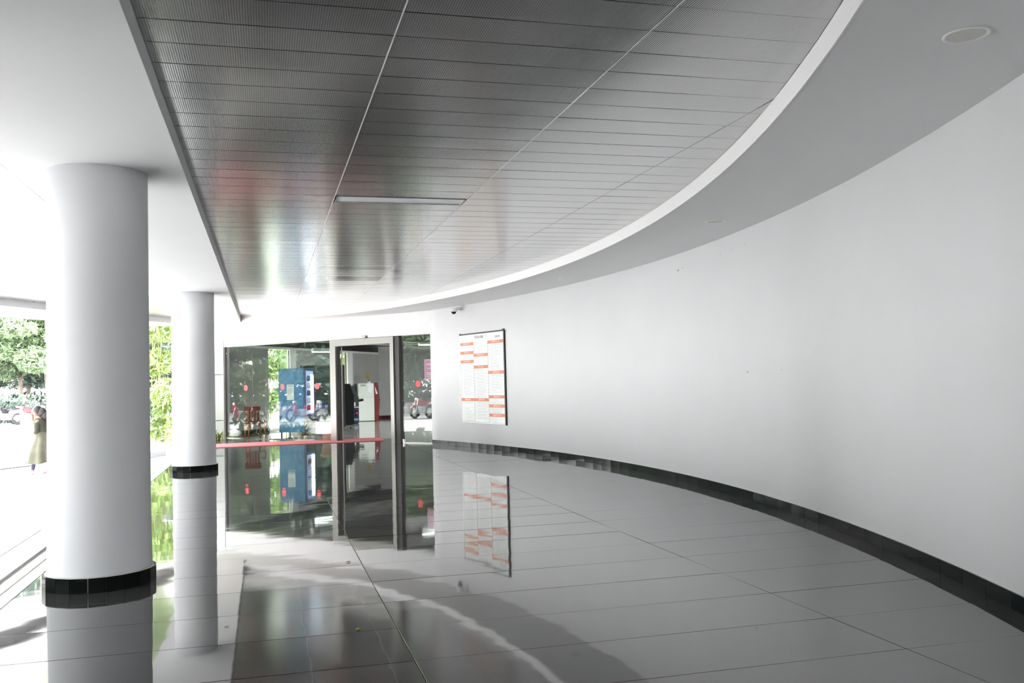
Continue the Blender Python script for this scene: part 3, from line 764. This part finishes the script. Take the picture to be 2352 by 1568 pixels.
def text(s, x, zc, h, mname, par, align='LEFT', sx=.62, dy=-.0085, maxw=None):
    cu = bpy.data.curves.new('txt', 'FONT'); cu.body = s; cu.size = h; cu.align_x = align; cu.align_y = 'CENTER'; cu.resolution_u = 1
    ob = bpy.data.objects.new('tmp', cu); C.objects.link(ob); dg = bpy.context.evaluated_depsgraph_get()
    me = bpy.data.meshes.new_from_object(ob.evaluated_get(dg)); bpy.data.objects.remove(ob); bpy.data.curves.remove(cu)
    w_ = max([v.co.x for v in me.vertices] or [0]) - min([v.co.x for v in me.vertices] or [0])
    if maxw and w_*sx > maxw: sx = maxw/w_
    for v in me.vertices: v.co = Vector((x+v.co.x*sx, dy, zc+v.co.y))
    me.materials.clear(); me.materials.append(M[mname]); o = bpy.data.objects.new('lettering', me); C.objects.link(o); o.parent = par
    return o
U = .0336*HT; ZR0 = ZT-.088*HT
colA = ['#GROUND FLOOR', '4|HDFC Bank Branch', '5|ICICI Bank Branch', '#FIRST FLOOR', '8|Nexus Digital India LLP', '9|Newgen Digital India LLP', '#SECOND FLOOR', '201|Suntec Web Services Pvt. Ltd', '202|Infospica Consultancy Services', '203|Keyinn Technologies Pvt. Ltd', '204|Inapp Technologies (P) Ltd', '205|Quintin Technologies (P) Ltd', '206|Tangentia Transaction (P) Ltd', '207|Audibles Soft & Ele (P) Ltd', '208|Ultrud Tele. Consulting (P) Ltd', '209|Nextup Labs Pvt Ltd', '210|Hashtic Technologies', '211|Continuity Innovations (P) Ltd', '|', '#THIRD FLOOR', '301|Infospica Consultancy Services', '302|', '303|UVJ Tech (P) Ltd', '304|Netted In Space Pvt Ltd', '305|Transcend Media and Technology', '306|Technology Solutions (P) Ltd', '307|Founder 2nd Billing Solutions India']
colB = ['308|', '309|Fingent Technologies Pvt Ltd', '310|UST Valley Services Pvt. Ltd', '311|Envesligical Pvt Ltd', '#FOURTH FLOOR', '401-A|Riley Soft Com Pvt. Ltd', '401-B|Riley Soft Com Pvt. Ltd', '|', '#FIFTH FLOOR', '501 A|KLARE Technologies', '501 B|Lowes Technologies Pvt. Ltd', '501 C|Lowes Technologies Pvt. Ltd', '501 D|NDBS Technologies Pvt. Ltd', '501|Compassites Business Sol. P. Ltd', '502|Upasyam Solutions Pvt. Ltd', '503|Tecnomedic Infotech Pvt. Ltd', '504A|Accubits Technologies Pvt. Ltd', '504B|RGSP Consulting Pvt. Ltd', '505|Naga Info Solutions Pvt. Ltd', '#SIXTH FLOOR', '601|Suni Methods Software Sol. P. Ltd', '602|Suni Methods Software Sol. P. Ltd', '603|Suni Methods GIS Sol. P. Ltd', '604|Thinkmedia Healthcare Sol P. Ltd', '605|Lumina Technologies Pvt. Ltd', '606|Joseph Innovation Solutions P. Ltd', '|']
colC = ['#SEVENTH FLOOR', '701|Circles of Systems & Services P. Ltd', '702|Circles of Systems & Services P. Ltd', '703|Luminar Technologies Pvt. Ltd', '704|Boscia Innovation Sol. Pvt. Ltd', '705|Assistit Pvt Ltd', '706|Perfet Technologies Pvt. Ltd', '707|Attract Country (P) Ltd', '708|Wondrmax Software Labs', '709|Workspan Infotech Pvt Ltd', '#EIGHT FLOOR', '801|Diagonal Technologies Pvt Ltd', '802|Blab Union Pvt Ltd', '803|EJ Cubes Global Pvt Ltd', '804|Handshr Technology Serv. P. Ltd', '805|Thewonderful Analytics (P) Ltd', '806|Torres Pvt Ltd', '|', '#NINTH FLOOR', '901-A|RF Solutions Pvt. Ltd', '901-B|Infosys Tek Technologies P. Ltd', '#TENTH FLOOR', '1001|Rainfocus Technologies Pvt. Ltd', '1002|Sun Methods GIS Sol. P. Ltd', '#ELEVENTH FLOOR', '1101|Tilda Tec Pvt', '1102|Tilda Tec Pvt']
for (xa, xb, rows) in ((c0, c1, colA), (c1, c2, colB), (c2, c3, colC)):
    for k, s in enumerate(rows):
        z1 = ZR0-U*k; z0 = z1-U
        hd = s.startswith('#')
        bm = B(); box(bm, xa+.006, xb-.004, -.006 if hd else -.004, .003, z0+.0018, z1-.0018)
        st = mk('heading_strip' if hd else 'name_strip', bm, 'orange' if hd else 'sign', t)
        zc = (z0+z1)/2
        if hd: text(s[1:], (xa+xb)/2, zc, .052, 'white', st, 'CENTER', .8)
        else:
            nn_, tx = s.split('|')
            if nn_: text(nn_, xa+.03, zc, .036, 'ink2', st, 'LEFT', .7, dy=-.0055)
            if tx: text(tx, xa+.135, zc, .040, 'ink2', st, 'LEFT', .85, dy=-.0055, maxw=(xb-xa)-.16)
bm = B(); box(bm, c1-.004, c1+.004, -.0055, .002, ZB, ZR0); box(bm, c2-.004, c2+.004, -.0055, .002, ZB, ZR0); box(bm, 0, BW, .0, .0035, ZB, ZR0); mk('divider', bm, 'ink2', t)
tp = mk('title_strip', (lambda b: (box(b, .6, 1.25, -.003, -.0021, ZT-.15, ZT-.015), b)[1])(B()), 'sign', t)
text('Y o u r   i d e a l   h o m e', .66, ZT-.028, .018, 'ink2', tp, sx=.8)
text('TECHNOPARK', .66, ZT-.075, .088, 'ink', tp, sx=.72)
text('harmony at work', .90, ZT-.135, .022, 'ink2', tp, sx=.9)
bm = B(); lathe(bm, [(.028, 0), (.028, .001)], 20); bmesh.ops.rotate(bm, cent=(0, 0, 0), matrix=Matrix.Rotation(PI/2, 3, 'X'), verts=bm.verts); bmesh.ops.translate(bm, vec=(1.19, -.004, ZT-.065), verts=bm.verts)
mk('emblem', bm, mat('pale_green_ink', (.55, .60, .48), .6), tp)
text('YAMUNA', 1.55, ZT-.10, .070, 'ink', tp, sx=.80)

# wall camera
p, a = wall_pt(20.9, 3.09, 0); p = Vector((4.32, 20.75, 3.12))
t = thing('security_camera', 'small white dome security camera high on the curved wall left of the directory', 'camera', p, math.atan2(nb.y, nb.x))
bm = B(); tube(bm, [(-.06, 0, .03), (.10, 0, .03)], .035, 14); mk('bracket', bm, 'white', t)
bm = B(); lathe(bm, [(.06, .045), (.078, .03), (.080, -.03), (.074, -.045)], 24); bmesh.ops.translate(bm, vec=(.14, 0, 0), verts=bm.verts); mk('housing', bm, 'white', t)
bm = B(); ball(bm, (.14, 0, -.045), .056, sub=3); mk('dome', bm, 'black', t)

# leaves on the polished floor
def leaf(name, label, x, y, l, wd, m, rz, curl=.3):
    bm = B(); n_ = 7; rows = []
    for i in range(n_+1):
        f = i/n_; ww = wd*math.sin(PI*min(max(f, .03), .97))**.8
        rows.append([bm.verts.new((l*(f-.5), s_*ww/2, .002+curl*l*(abs(s_)*.35)*math.sin(PI*f)+curl*.25*l*f*f)) for s_ in (-1, 0, 1)])
    for a, b in zip(rows, rows[1:]):
        for j in range(2): bm.faces.new((a[j], a[j+1], b[j+1], b[j]))
    o = mk(name, bm, m, smooth=True); o.location = (x, y, .001); o.rotation_euler = (0, 0, rz); tag(o, label, 'leaf')
    sol = o.modifiers.new('s', 'SOLIDIFY'); sol.thickness = .0008
leaf('fallen_leaf', 'small bright green leaf lying on the polished floor', .53, 5.78, .034, .026, 'greenleaf', .5, .45)
leaf('dry_leaf', 'small dry brown leaf on the floor beyond the green leaf', .66, 7.97, .05, .022, 'deadleaf', .7, .15)
leaf('dry_leaf', 'small dry olive leaf on the floor right of the near column', -.25, 6.14, .03, .012, 'deadleaf', .1, .15)
leaf('dry_leaf', 'tiny dark leaf on the pale paving outside left of the near column', -2.6, 9.9, .05, .03, 'deadleaf', .1, .15)

# ------------------------------------------------------------ outside: cladding, planting, kerb
cl = sgroup('wall_cladding'); 
for (z0, z1) in ((-.3, .51), (.53, 1.85), (1.87, 3.6)):
    bm = B(); prism(bm, [(-1.16, 28.46), (-2.35, 28.7), (-2.35, 28.95), (-1.16, 28.8)], z0, z1); bmesh.ops.recalc_face_normals(bm, faces=bm.faces); mk('cladding_panel', bm, 'clad', cl)
bm = B(); prism(bm, [(-1.14, 28.50), (-2.33, 28.74), (-2.33, 28.9), (-1.14, 28.75)], -.3, 3.6); mk('backing', bm, 'ink', cl)
def plant_spider(x, y, z, label, n=60, L=.45, m='leafd', grp=None, wd=.013):
    bm = B(); blades(bm, n, L, wd, 0); o = mk('spider_plant', bm, m); o.location = (x, y, z); tag(o, label, 'plant', grp); return o
for i, (x, y) in enumerate(((-1.45, 27.9), (-1.85, 28.15), (-2.15, 28.1), (-1.30, 27.75))):
    plant_spider(x, y, -.02 if i else -.01, ('striped spider plant touching the left end of the glass', 'second striped spider plant from the glass end', 'outermost striped spider plant by the white cladding', 'striped spider plant beside the glass, in front of the others')[i], 110, .46)
# bed of spider plants out in front, which the glass reflects
bm = B(); box(bm, -6.2, -2.5, 27.6, 40, -.33, -.2); tag(mk('grass_bed', bm, 'grass'), 'grass lawn strip left of the entrance, behind the columns', 'lawn')
for i in range(9):
    pq = gpt(7.15+.115*i, 1.95-.09*i+.22*(i % 2), -.12)
    bm0 = plant_spider(pq.x, pq.y, -.12, 'spiky plants', 80, .85, grp='spiky plants reflected in the glass', wd=.018)
    bm0['label'] = 'spiky striped plant mirrored in the left glass, %s from the door' % ORD[i]
bm = B(); box(bm, -.42, .42, -.12, .12, -.05, .16, bev=.01); o = mk('kerb_stone', bm, 'ramp'); o.location = (-2.66, 22.9, -.1); tag(o, 'grey kerb block on the ground between the two columns', 'kerb stone')
bm = B(); solid_strip(bm, [(xo_out(y)-.9, y) for y in (15, 18, 21, 23, 25)], [(xo_out(y)-.84, y) for y in (15, 18, 21, 23, 25)], -.31, -.285); tag(mk('drain_channel', bm, 'darkgrey'), 'thin dark drain line in the pale ground beside the walking woman', 'drain')

# leafy shrubs and trees -------------------------------------------------
def leafcloud(bm, centres, n, size, mi=0, flat=.6, long=1.6):
    for i in range(n):
        c, rad = random.choice(centres); v = Vector((random.gauss(0, 1), random.gauss(0, 1), random.gauss(0, 1))); v.normalize(); v *= random.uniform(.55, 1)**.5
        p = Vector(c)+Vector((v.x*rad[0], v.y*rad[1], v.z*rad[2])); e = Euler((random.gauss(0, flat), random.gauss(0, flat), random.uniform(0, 2*PI))).to_matrix(); s = size*random.uniform(.6, 1.3)
        q = [e @ Vector(k) for k in ((-s*long, 0, 0), (-s*.3, s*.5, s*.1), (s*long, 0, 0), (-s*.3, -s*.5, s*.1))]
        f = bm.faces.new([bm.verts.new(p+k) for k in q]); f.material_index = mi
def make_tree(label, h, seed, leafm, sp=2.6, n=5200, size=.16, trunk=.16, low=.35, dry=False, name='tree'):
    random.seed(seed); t = thing(name, label, 'tree')
    bm = B(); pts = [(0, 0, 0)]; x = y = 0
    for k in range(1, 6): x += random.gauss(0, .15); y += random.gauss(0, .15); pts.append((x, y, h*.85*k/5))
    tube(bm, pts, [trunk*(1-.13*k) for k in range(6)], 9)
    cs = []
    for k in range(14):
        z = h*random.uniform(low, 1.0); a = random.uniform(0, 2*PI); r_ = sp*random.uniform(.2, .95)*(1.1-.5*z/h)
        c = (r_*math.cos(a), r_*math.sin(a), z); cs.append((c, (sp*random.uniform(.35, .6), sp*random.uniform(.35, .6), h*.055*random.uniform(.8, 1.6))))
        tube(bm, [(x*.5, y*.5, z*.75), c], [.05, .02], 5)
    mk('trunk', bm, 'bark', t)
    bm = B(); leafcloud(bm, cs, n, size); mk('foliage', bm, leafm, t)['kind'] = 'stuff'
    if dry:
        bm = B()
        for k in range(26):
            a = random.uniform(0, 2*PI); z = h*random.uniform(.45, .8); l = random.uniform(1.2, 2.2)
            p0 = Vector((0, 0, z)); p1 = Vector((math.cos(a)*.8, math.sin(a)*.8, z+.2)); p2 = Vector((math.cos(a)*1.3, math.sin(a)*1.3, z-l))
            sd_ = Vector((-math.sin(a), math.cos(a), 0))*.22
            v = [bm.verts.new(q) for q in (p0, p1-sd_, p1+sd_, p2)]; bm.faces.new((v[0], v[1], v[3], v[2]))
        mk('dry_fronds', bm, 'drypalm', t)
    random.seed(seed+99); return t
T1 = make_tree('layered bright green tree behind the parked motorcycles', 10, 3, 'leafa', 3.6, 11000, .15, low=.22)
T2 = make_tree('dark dense tree behind the bright green ones', 13, 5, 'leafc', 4.2, 13000, .17, low=.02)
T3 = make_tree('tree with hanging dry fronds among the green trees', 11, 8, 'leafb', 2.6, 8000, .14, low=.3, dry=True)
first = {id(T1): True, id(T2): True, id(T3): True}
spots = [  # tree, x, y, rz, label
 (T1, -17.0, 63, 0, 'layered bright green tree at the far left edge of the view'), (T1, -13.2, 65, 2, 'layered bright green tree behind the motorcycles, beside the near column'),
 (T3, -15.2, 67, 1, 'tree with hanging dry fronds between two bright green trees'), (T2, -18.5, 72, 3, 'dark dense tree at the left edge behind the bright green ones'),
 (T2, -13.0, 73, .7, 'dark dense tree closing the gap behind the tree with dry fronds'), (T2, -8.5, 74, 2.2, 'dark dense tree hidden partly by the near column'),
 (T1, -8.8, 68, 4, 'bright green tree hidden behind the near column'), (T2, -22.5, 70, 5, 'dark dense tree left of the view'), (T2, -5.5, 70, 4.4, 'dark tree far away between the two columns'),
 (T2, -15.8, 70, 1.9, 'dark dense tree filling the middle gap between the bright trees'), (T2, -10.9, 71, 5.1, 'dark dense tree right beside the near column outline')]
G_TR = 'dark trees reflected in the entrance glass'
for k in range(8): spots.append((T2, -37-1.5*(k % 2), 12+4.2*k, k*.9, 'tall dark rear-row tree mirrored in the glass, %s from the near end' % ORD[k]))
for k in range(11): spots.append((T2 if k % 2 or k % 3 == 0 else T1, -30-3*(k % 2), 13+3.0*k, k*1.3, ('dark' if k % 2 or k % 3 == 0 else 'bright')+' tree of the row that the entrance glass reflects, %s from the near end' % ORD[k]))
for tr, x, y, rz, lb in spots:
    if first.get(id(tr)):
        first[id(tr)] = False; tr.location = (x, y, -.3); tr.rotation_euler = (0, 0, rz); tr['label'] = lb; o = tr
    else: o = copy_tree(tr, (x, y, -.3), rz, lb)
    if 'reflects' in lb or 'mirrored' in lb: o['group'] = G_TR
def shrub(x, y, label, h, sp, seed, m_='leafc', grp='dense shrubs by the entrance'):
    random.seed(seed); t = thing('garden_shrub', label, 'shrub', (x, y, -.3), 0, grp)
    bm = B(); cs = []
    for k in range(9):
        a = random.uniform(0, 2*PI); rr_ = sp*random.uniform(.1, .7); c = (rr_*math.cos(a), rr_*math.sin(a), h*random.uniform(.15, .8)); cs.append((c, (sp*.5, sp*.5, h*.25)))
        tube(bm, [(0, 0, 0), c], [.03, .01], 5)
    mk('stem', bm, 'bark', t)
    bm = B(); leafcloud(bm, cs, 2200, .07, flat=.9); mk('foliage', bm, m_, t)['kind'] = 'stuff'
for k in range(5):
    shrub(-3.95-.32*k, 29.9+.1*k, 'dense shrub of the garden behind the near column, %s from the glass' % ORD[k], 1.9, .8, 40+k)
for k in range(9):
    shrub(-29-.2*(k % 2), 15+2.4*k, 'dense low shrub behind the mirrored motorcycles, %s from the near end' % ORD[k], 3.3, 2.2, 60+k, grp='low shrubs mirrored in the glass')
for k in range(6):
    shrub(-19.5+2.6*k, 60.5, 'dense low shrub behind the far motorcycles, %s from the left' % ORD[k], 1.9, 1.9, 80+k, grp='low shrubs behind the far motorcycles')
# bamboo clumps outside the lobby windows
def bamboo(x, y, label, h=4.2, n=3600, seed=1, canes=14, sp=.9, z=-.3, lm='leafe', size=.09, group=None):
    random.seed(seed); t = thing('bamboo_clump', label, 'bamboo', (x, y, z), 0, group)
    bm = B(); cs = []
    for k in range(canes):
        a = random.uniform(0, 2*PI); l = random.uniform(.4, 1)*sp; b0 = Vector((random.gauss(0, .2), random.gauss(0, .2), 0))
        p = [b0+Vector((math.cos(a)*l*f*f*1.2, math.sin(a)*l*f*f*1.2, h*f*random.uniform(.95, 1))) for f in (0, .3, .6, .85, 1)]
        tube(bm, p, [.022, .02, .017, .012, .006], 6)
        for q in p[1:]: cs.append((q, (.42, .42, .40)))
    mk('cane', bm, 'cane', t)
    bm = B(); leafcloud(bm, cs, n, size, flat=.9, long=1.9); mk('foliage', bm, lm, t)['kind'] = 'stuff'
    return t
bamboo(-.1, 34.6, 'bamboo clump outside the lobby window left of the blue machine', seed=11)
bamboo(1.4, 37.0, 'bamboo clump between the two lobby windows', seed=12)
bamboo(2.9, 39.6, 'bamboo clump outside the lobby window behind the black cash machine', seed=13)
bamboo(1.0, 41.5, 'bamboo clump farther behind the lobby', seed=14, lm='leafb', h=5)
bamboo(4.6, 43.0, 'bamboo clump farthest behind the lobby', seed=15, lm='leafb', h=5)
bamboo(-3.75, 33.6, 'tall drooping bamboo between the two columns', seed=16, h=4.6, n=3000, sp=1.0, canes=10)
bamboo(-3.05, 30.6, 'low young bamboo shrub with thin bare stems between the two columns', seed=17, h=1.75, n=700, sp=.35, canes=6, size=.085)
bamboo(-1.98, 27.75, 'thin bamboo whose leaf tip shows right of the far column', seed=18, h=2.3, n=420, sp=.22, canes=4)
# low white garden wall far behind between the columns
bm = B(); box(bm, -12, 2, 52, 52.3, -.3, .35); struct('wall_garden', bm, 'plaster')

# ------------------------------------------------------------ motorcycles
def make_bike(label, paint, scooter=False):
    t = thing('motorcycle', label, 'motorcycle')
    for x in (-.62, .62):
        bm = B(); seg = 22
        for i in range(seg):
            pass
        ringN = 20; rr = .29
        rings = []
        for i in range(ringN):
            a = 2*PI*i/ringN; c = Vector((rr*math.cos(a)*.9, 0, rr*math.sin(a)*.9)); rd = Vector((math.cos(a), 0, math.sin(a)))
            rings.append([bm.verts.new(c + rd*.045*math.cos(b)+Vector((0, .045*math.sin(b), 0))) for b in (0, 1.05, 2.1, 3.14, 4.2, 5.25)])
        for i in range(ringN):
            for j in range(6): bm.faces.new((rings[i][j], rings[i][(j+1) % 6], rings[(i+1) % ringN][(j+1) % 6], rings[(i+1) % ringN][j]))
        bmesh.ops.translate(bm, vec=(x, 0, .305), verts=bm.verts); wo = mk('wheel', bm, 'rubber', t, smooth=True)
        bm = B()
        for i in range(6):
            a = PI*i/6; tube(bm, [(x-.22*math.cos(a), 0, .305-.22*math.sin(a)), (x+.22*math.cos(a), 0, .305+.22*math.sin(a))], .008, 5)
        tube(bm, [(x, -.05, .305), (x, .05, .305)], .05, 10); mk('spokes', bm, 'chrome', wo)
    bm = B(); profile(bm, [(-.72, .80), (-.78, .86), (-.30, .80), (-.02, .76), (.10, .92), (.30, .95), (.42, .82), (.36, .66), (.05, .58), (-.35, .62)] if not scooter else [(-.75, .72), (-.80, .80), (-.15, .76), (-.05, .42), (.30, .38), (.42, .95), (.50, .98), (.52, .60), (.40, .30), (-.10, .26), (-.45, .40), (-.80, .50)], -.11, .11)
    bmesh.ops.bevel(bm, geom=list(bm.edges), offset=.03, segments=2, affect='EDGES'); mk('bodywork', bm, paint, t)
    bm = B(); profile(bm, [(-.72, .84), (-.70, .90), (-.35, .86), (-.02, .84), (-.05, .77), (-.4, .79)], -.12, .12); bmesh.ops.bevel(bm, geom=list(bm.edges), offset=.02, segments=2, affect='EDGES'); mk('seat', bm, 'bikeblack', t)
    bm = B(); box(bm, -.2, .2, -.13, .13, .28, .58, bev=.04); tube(bm, [(.0, .14, .34), (-.3, .18, .3), (-.8, .2, .38)], [.03, .04, .05], 8); mk('engine', bm, 'bikesilver', t)
    bm = B()
    for s_ in (-.07, .07): tube(bm, [(.62, s_, .305), (.40, s_, .95)], .022, 7)
    for s_ in (-.1, .1): tube(bm, [(-.62, s_, .305), (-.45, s_, .72)], .022, 7)
    mk('fork', bm, 'chrome', t)
    bm = B(); tube(bm, [(.30, -.36, 1.02), (.36, -.2, 1.04), (.40, 0, .98), (.36, .2, 1.04), (.30, .36, 1.02)], .016, 7); hb = mk('handlebar', bm, 'black', t)
    for s_ in (-1, 1):
        bm = B(); tube(bm, [(.36, s_*.22, 1.04), (.33, s_*.30, 1.24)], .008, 5, mi=1); ball(bm, (.33, s_*.32, 1.27), .06, sc_=(.35, 1.15, .75)); mk('mirror', bm, ['chrome', 'black'], hb)
    bm = B(); ball(bm, (.47, 0, .90), .09, sc_=(.8, 1, 1)); mk('headlight', bm, 'chrome', t)
    bm = B(); profile(bm, [(.36, .60), (.50, .68), (.76, .64), (.90, .52), (.74, .60), (.50, .63)], -.06, .06); profile(bm, [(-.92, .50), (-.95, .56), (-.75, .76), (-.70, .70)], -.07, .07); mk('mudguard', bm, paint, t)
    bm = B(); box(bm, -.84, -.79, -.06, .06, .66, .74, bev=.01); mk('tail_light', bm, 'dot', t)
    return t
bk = [make_bike('red motorcycle', 'bikered'), make_bike('blue motorcycle', 'bikeblue'), make_bike('black motorcycle', 'bikeblack'), make_bike('silver scooter', 'bikesilver', True), make_bike('dark red scooter', 'bikered', True)]
names = ['red motorcycle', 'blue motorcycle', 'black motorcycle', 'silver scooter', 'dark red scooter']
usedb = set(); random.seed(21)
pos = []
for k in range(23):
    x = -18.2+.56*k; where = 'parked in the far row outside, %s from its left end' % ORD[k]
    pos.append(((3, 1, 2, 3, 1, 3, 3, 2, 3, 1, 0, 3, 2, 3, 1, 4, 3, 2, 1, 3, 0, 3, 2)[k], x, 56.4+.03*k+1.5*(k % 2)+random.gauss(0, .12), R(218)+random.gauss(0, .12), '%s %s', where, 'motorcycles parked in the far row'))
for k in range(24):
    pos.append(((k*3+k//5) % 5, -19.4+random.gauss(0, .15), 16.0+.95*k+random.gauss(0, .08), R(28)+random.gauss(0, .25), '%s %s', 'mirrored in the entrance glass, %s from the near end of its row' % ORD[k], 'motorcycles mirrored in the entrance glass'))
for (i, x, y, rz, f, wh, gp) in pos:
    lb = f % (names[i], wh)
    if i in usedb: o = copy_tree(bk[i], (x, y, -.3), rz, lb)
    else: usedb.add(i); o = bk[i]; o.location = (x, y, -.3); o.rotation_euler = (0, 0, rz); o['label'] = lb
    o['group'] = gp; o.scale = (1.05, 1.05, 1.05)

# ------------------------------------------------------------ walking woman
fdir = Vector((-.966, .258, 0)); ax = math.atan2(fdir.y, fdir.x)
wm = thing('person', 'woman in an olive kurta walking left outside, shading her face with one hand', 'person', (-4.66, 22.115, -.3), ax)
def skin(name, pts, edges, rad, material, parent, sub=2, root=0, levels=None):
    me = bpy.data.meshes.new(name); me.from_pydata([Vector(p) for p in pts], edges, [])
    o = bpy.data.objects.new(name, me); C.objects.link(o); o.parent = parent
    md = o.modifiers.new('skin', 'SKIN'); md.use_smooth_shade = True
    for i, v in enumerate(me.skin_vertices[0].data):
        r_ = rad[i]; v.radius = (r_, r_) if not isinstance(r_, tuple) else r_; v.use_root = (i == root)
    s_ = o.modifiers.new('sub', 'SUBSURF'); s_.levels = sub; s_.render_levels = sub
    me.materials.append(M[material]); return o
# local: x forward, y left, z up from ground; height about 1.47 stooping
P = [(-.03, 0, .80), (.0, 0, .98), (.05, 0, 1.14), (.085, 0, 1.24), (.12, 0, 1.30),        # 0 pelvis..4 neck
     (.05, -.15, 1.16), (.17, -.22, 1.02), (.29, -.16, 1.14), (.275, -.10, 1.27),               # 5-8 right-hand arm raised (far side)
     (.05, .15, 1.16), (.02, .22, .93), (.20, .17, .875), (.27, .13, .875),             # 9-12 near arm, forearm level
     (-.02, .08, .76), (.13, .08, .45), (.18, .08, .08),                                    # 13-15 front leg
     (-.03, -.08, .76), (-.02, -.08, .43), (-.13, -.08, .10)]                               # 16-18 back leg
E_ = [(0, 1), (1, 2), (2, 3), (3, 4), (2, 5), (5, 6), (6, 7), (7, 8), (2, 9), (9, 10), (10, 11), (11, 12), (0, 13), (13, 14), (14, 15), (0, 16), (16, 17), (17, 18)]
Rd = [.11, .095, .10, .05, .042, .042, .036, .030, .024, .05, .038, .030, .022, .08, .05, .032, .08, .05, .032]
for (hi, dx) in ((8, 0), (12, 1)):            # fingers and thumb of each hand
    hp = Vector(P[hi]); d = Vector((-.15, .2, .95)).normalized() if hi == 8 else Vector((1, .05, .02)); s_ = Vector((0, -1, 0)) if hi == 12 else Vector((.8, .5, 0))
    for k in range(4):
        b0 = hp+d*.045+s_*(.014*(k-1.5)); b1 = b0+d*.03+Vector((0, 0, -.004)); b2 = b1+d*(.022 if k in (0, 3) else .030)+Vector((0, 0, -.010))
        n_ = len(P); P += [b0, b1, b2]; E_ += [(hi, n_), (n_, n_+1), (n_+1, n_+2)]; Rd += [.008, .007, .006]
    n_ = len(P); P += [hp+s_*.026+d*.015, hp+s_*.040+d*.045]; E_ += [(hi, n_), (n_, n_+1)]; Rd += [.009, .007]
body = skin('body', P, E_, Rd, 'skin', wm)
bm = B(); ball(bm, (.145, 0, 1.375), .092, sub=3, sc_=(1.0, .82, 1.18))
for v in bm.verts:
    l = v.co-Vector((.145, 0, 1.375))
    if l.x > .04 and l.z < -.02: v.co.x -= .012
    if l.x > .07 and abs(l.y) < .03 and -.035 < l.z < .02: v.co.x += .018
head = mk('head', bm, 'skin', wm, smooth=True)
bm = B(); ball(bm, (.213, .03, 1.392), .010, sub=1); ball(bm, (.213, -.03, 1.392), .010, sub=1); mk('eyes', bm, 'white', head)
bm = B(); box(bm, .214, .226, -.022, .022, 1.327, 1.336, bev=.003); mk('mouth', bm, 'pinkshoe', head)
bm = B(); ball(bm, (.13, .078, 1.37), .022, sub=2, sc_=(.7, .4, 1)); ball(bm, (.13, -.078, 1.37), .022, sub=2, sc_=(.7, .4, 1)); mk('ears', bm, 'skin', head)
bm = B(); ball(bm, (.115, 0, 1.405), .102, sub=3, sc_=(1.0, .9, 1.02)); bmesh.ops.delete(bm, geom=[v for v in bm.verts if v.co.x > .17 and v.co.z < 1.44], context='VERTS')
ball(bm, (.02, 0, 1.36), .09, sub=3, sc_=(1.1, .8, 1.15)); ball(bm, (-.05, 0, 1.28), .075, sub=3, sc_=(1, .7, 1.5)); mk('hair', bm, 'hair', wm, smooth=True)
# kurta: lathe-like tube with folds
def dress():
    bm = B(); seg = 40; rows = []
    lev = [(.26, .06, .29, .20), (.40, .05, .265, .19), (.60, .03, .225, .17), (.80, -.02, .175, .16), (.92, .0, .14, .15), (1.02, .02, .145, .165), (1.12, .045, .14, .175), (1.185, .06, .105, .15), (1.225, .08, .065, .08)]
    for (z, cx, rx, ry) in lev:
        fold = max(0, (.95-z))*.055
        rows.append([bm.verts.new((cx+(rx+fold*math.sin(7*a+z*3))*math.cos(a), (ry+fold*math.sin(7*a+z*3))*math.sin(a), z+(.02*math.sin(3*a) if z < .3 else 0))) for a in [2*PI*i/seg for i in range(seg)]])
    for a, b in zip(rows, rows[1:]):
        for i in range(seg): bm.faces.new((a[i], a[(i+1) % seg], b[(i+1) % seg], b[i]))
    return bm
mk('kurta', dress(), 'olive2', wm, smooth=True)
for (a_, b_, c_) in (((.05, -.15, 1.16), (.17, -.22, 1.02), (.22, -.195, 1.07)), ((.05, .15, 1.16), (.02, .22, .93), (.09, .20, .905))):
    skin('sleeve', [a_, b_, c_], [(0, 1), (1, 2)], [.078, .054, .046], 'olive', wm)
bm = B()
seg = 24; rows = []
for (z, cx, rx, ry) in ((.93, .0, .15, .16), (1.02, .02, .155, .175), (1.12, .045, .15, .185), (1.19, .06, .112, .155), (1.23, .08, .07, .085)):
    rows.append([bm.verts.new((cx+rx*math.cos(a), ry*math.sin(a), z)) for a in [2*PI*i/seg for i in range(seg)]])
for a, b in zip(rows, rows[1:]):
    for i in range(seg): bm.faces.new((a[i], a[(i+1) % seg], b[(i+1) % seg], b[i]))
mk('bodice', bm, 'olive', wm, smooth=True)
skin('leggings', [(-.02, .08, .6), (.13, .08, .40), (.185, .08, .10), (-.03, -.08, .6), (-.02, -.08, .40), (-.125, -.08, .13)], [(0, 1), (1, 2), (3, 4), (4, 5), (0, 3)], [.07, .05, .040, .07, .05, .040], 'legging', wm)
for (x, y, tilt) in ((.27, .08, 0), (-.07, -.08, .35)):
    bm = B(); ball(bm, (0, 0, .03), .05, sub=3, sc_=(2.5, .85, .65)); 
    for v in bm.verts: v.co.z = max(v.co.z, .0)
    bmesh.ops.rotate(bm, cent=(.1, 0, 0), matrix=Matrix.Rotation(tilt, 3, 'Y'), verts=bm.verts); bmesh.ops.translate(bm, vec=(x, y, .0), verts=bm.verts); mk('shoe', bm, 'pinkshoe', wm, smooth=True)
pos_ = wm.matrix_world
bm = B(); box(bm, -.07, .07, -.036, .036, -.004, .004, bev=.002); o = mk('phone', bm, 'black')
ca, sa = math.cos(ax), math.sin(ax); lx, ly = .36, .12
o.location = (-4.66+ca*lx-sa*ly, 22.115+sa*lx+ca*ly, -.3+.868); o.rotation_euler = (0, 0, ax); tag(o, 'dark phone held flat in the walking woman\'s hand', 'phone')
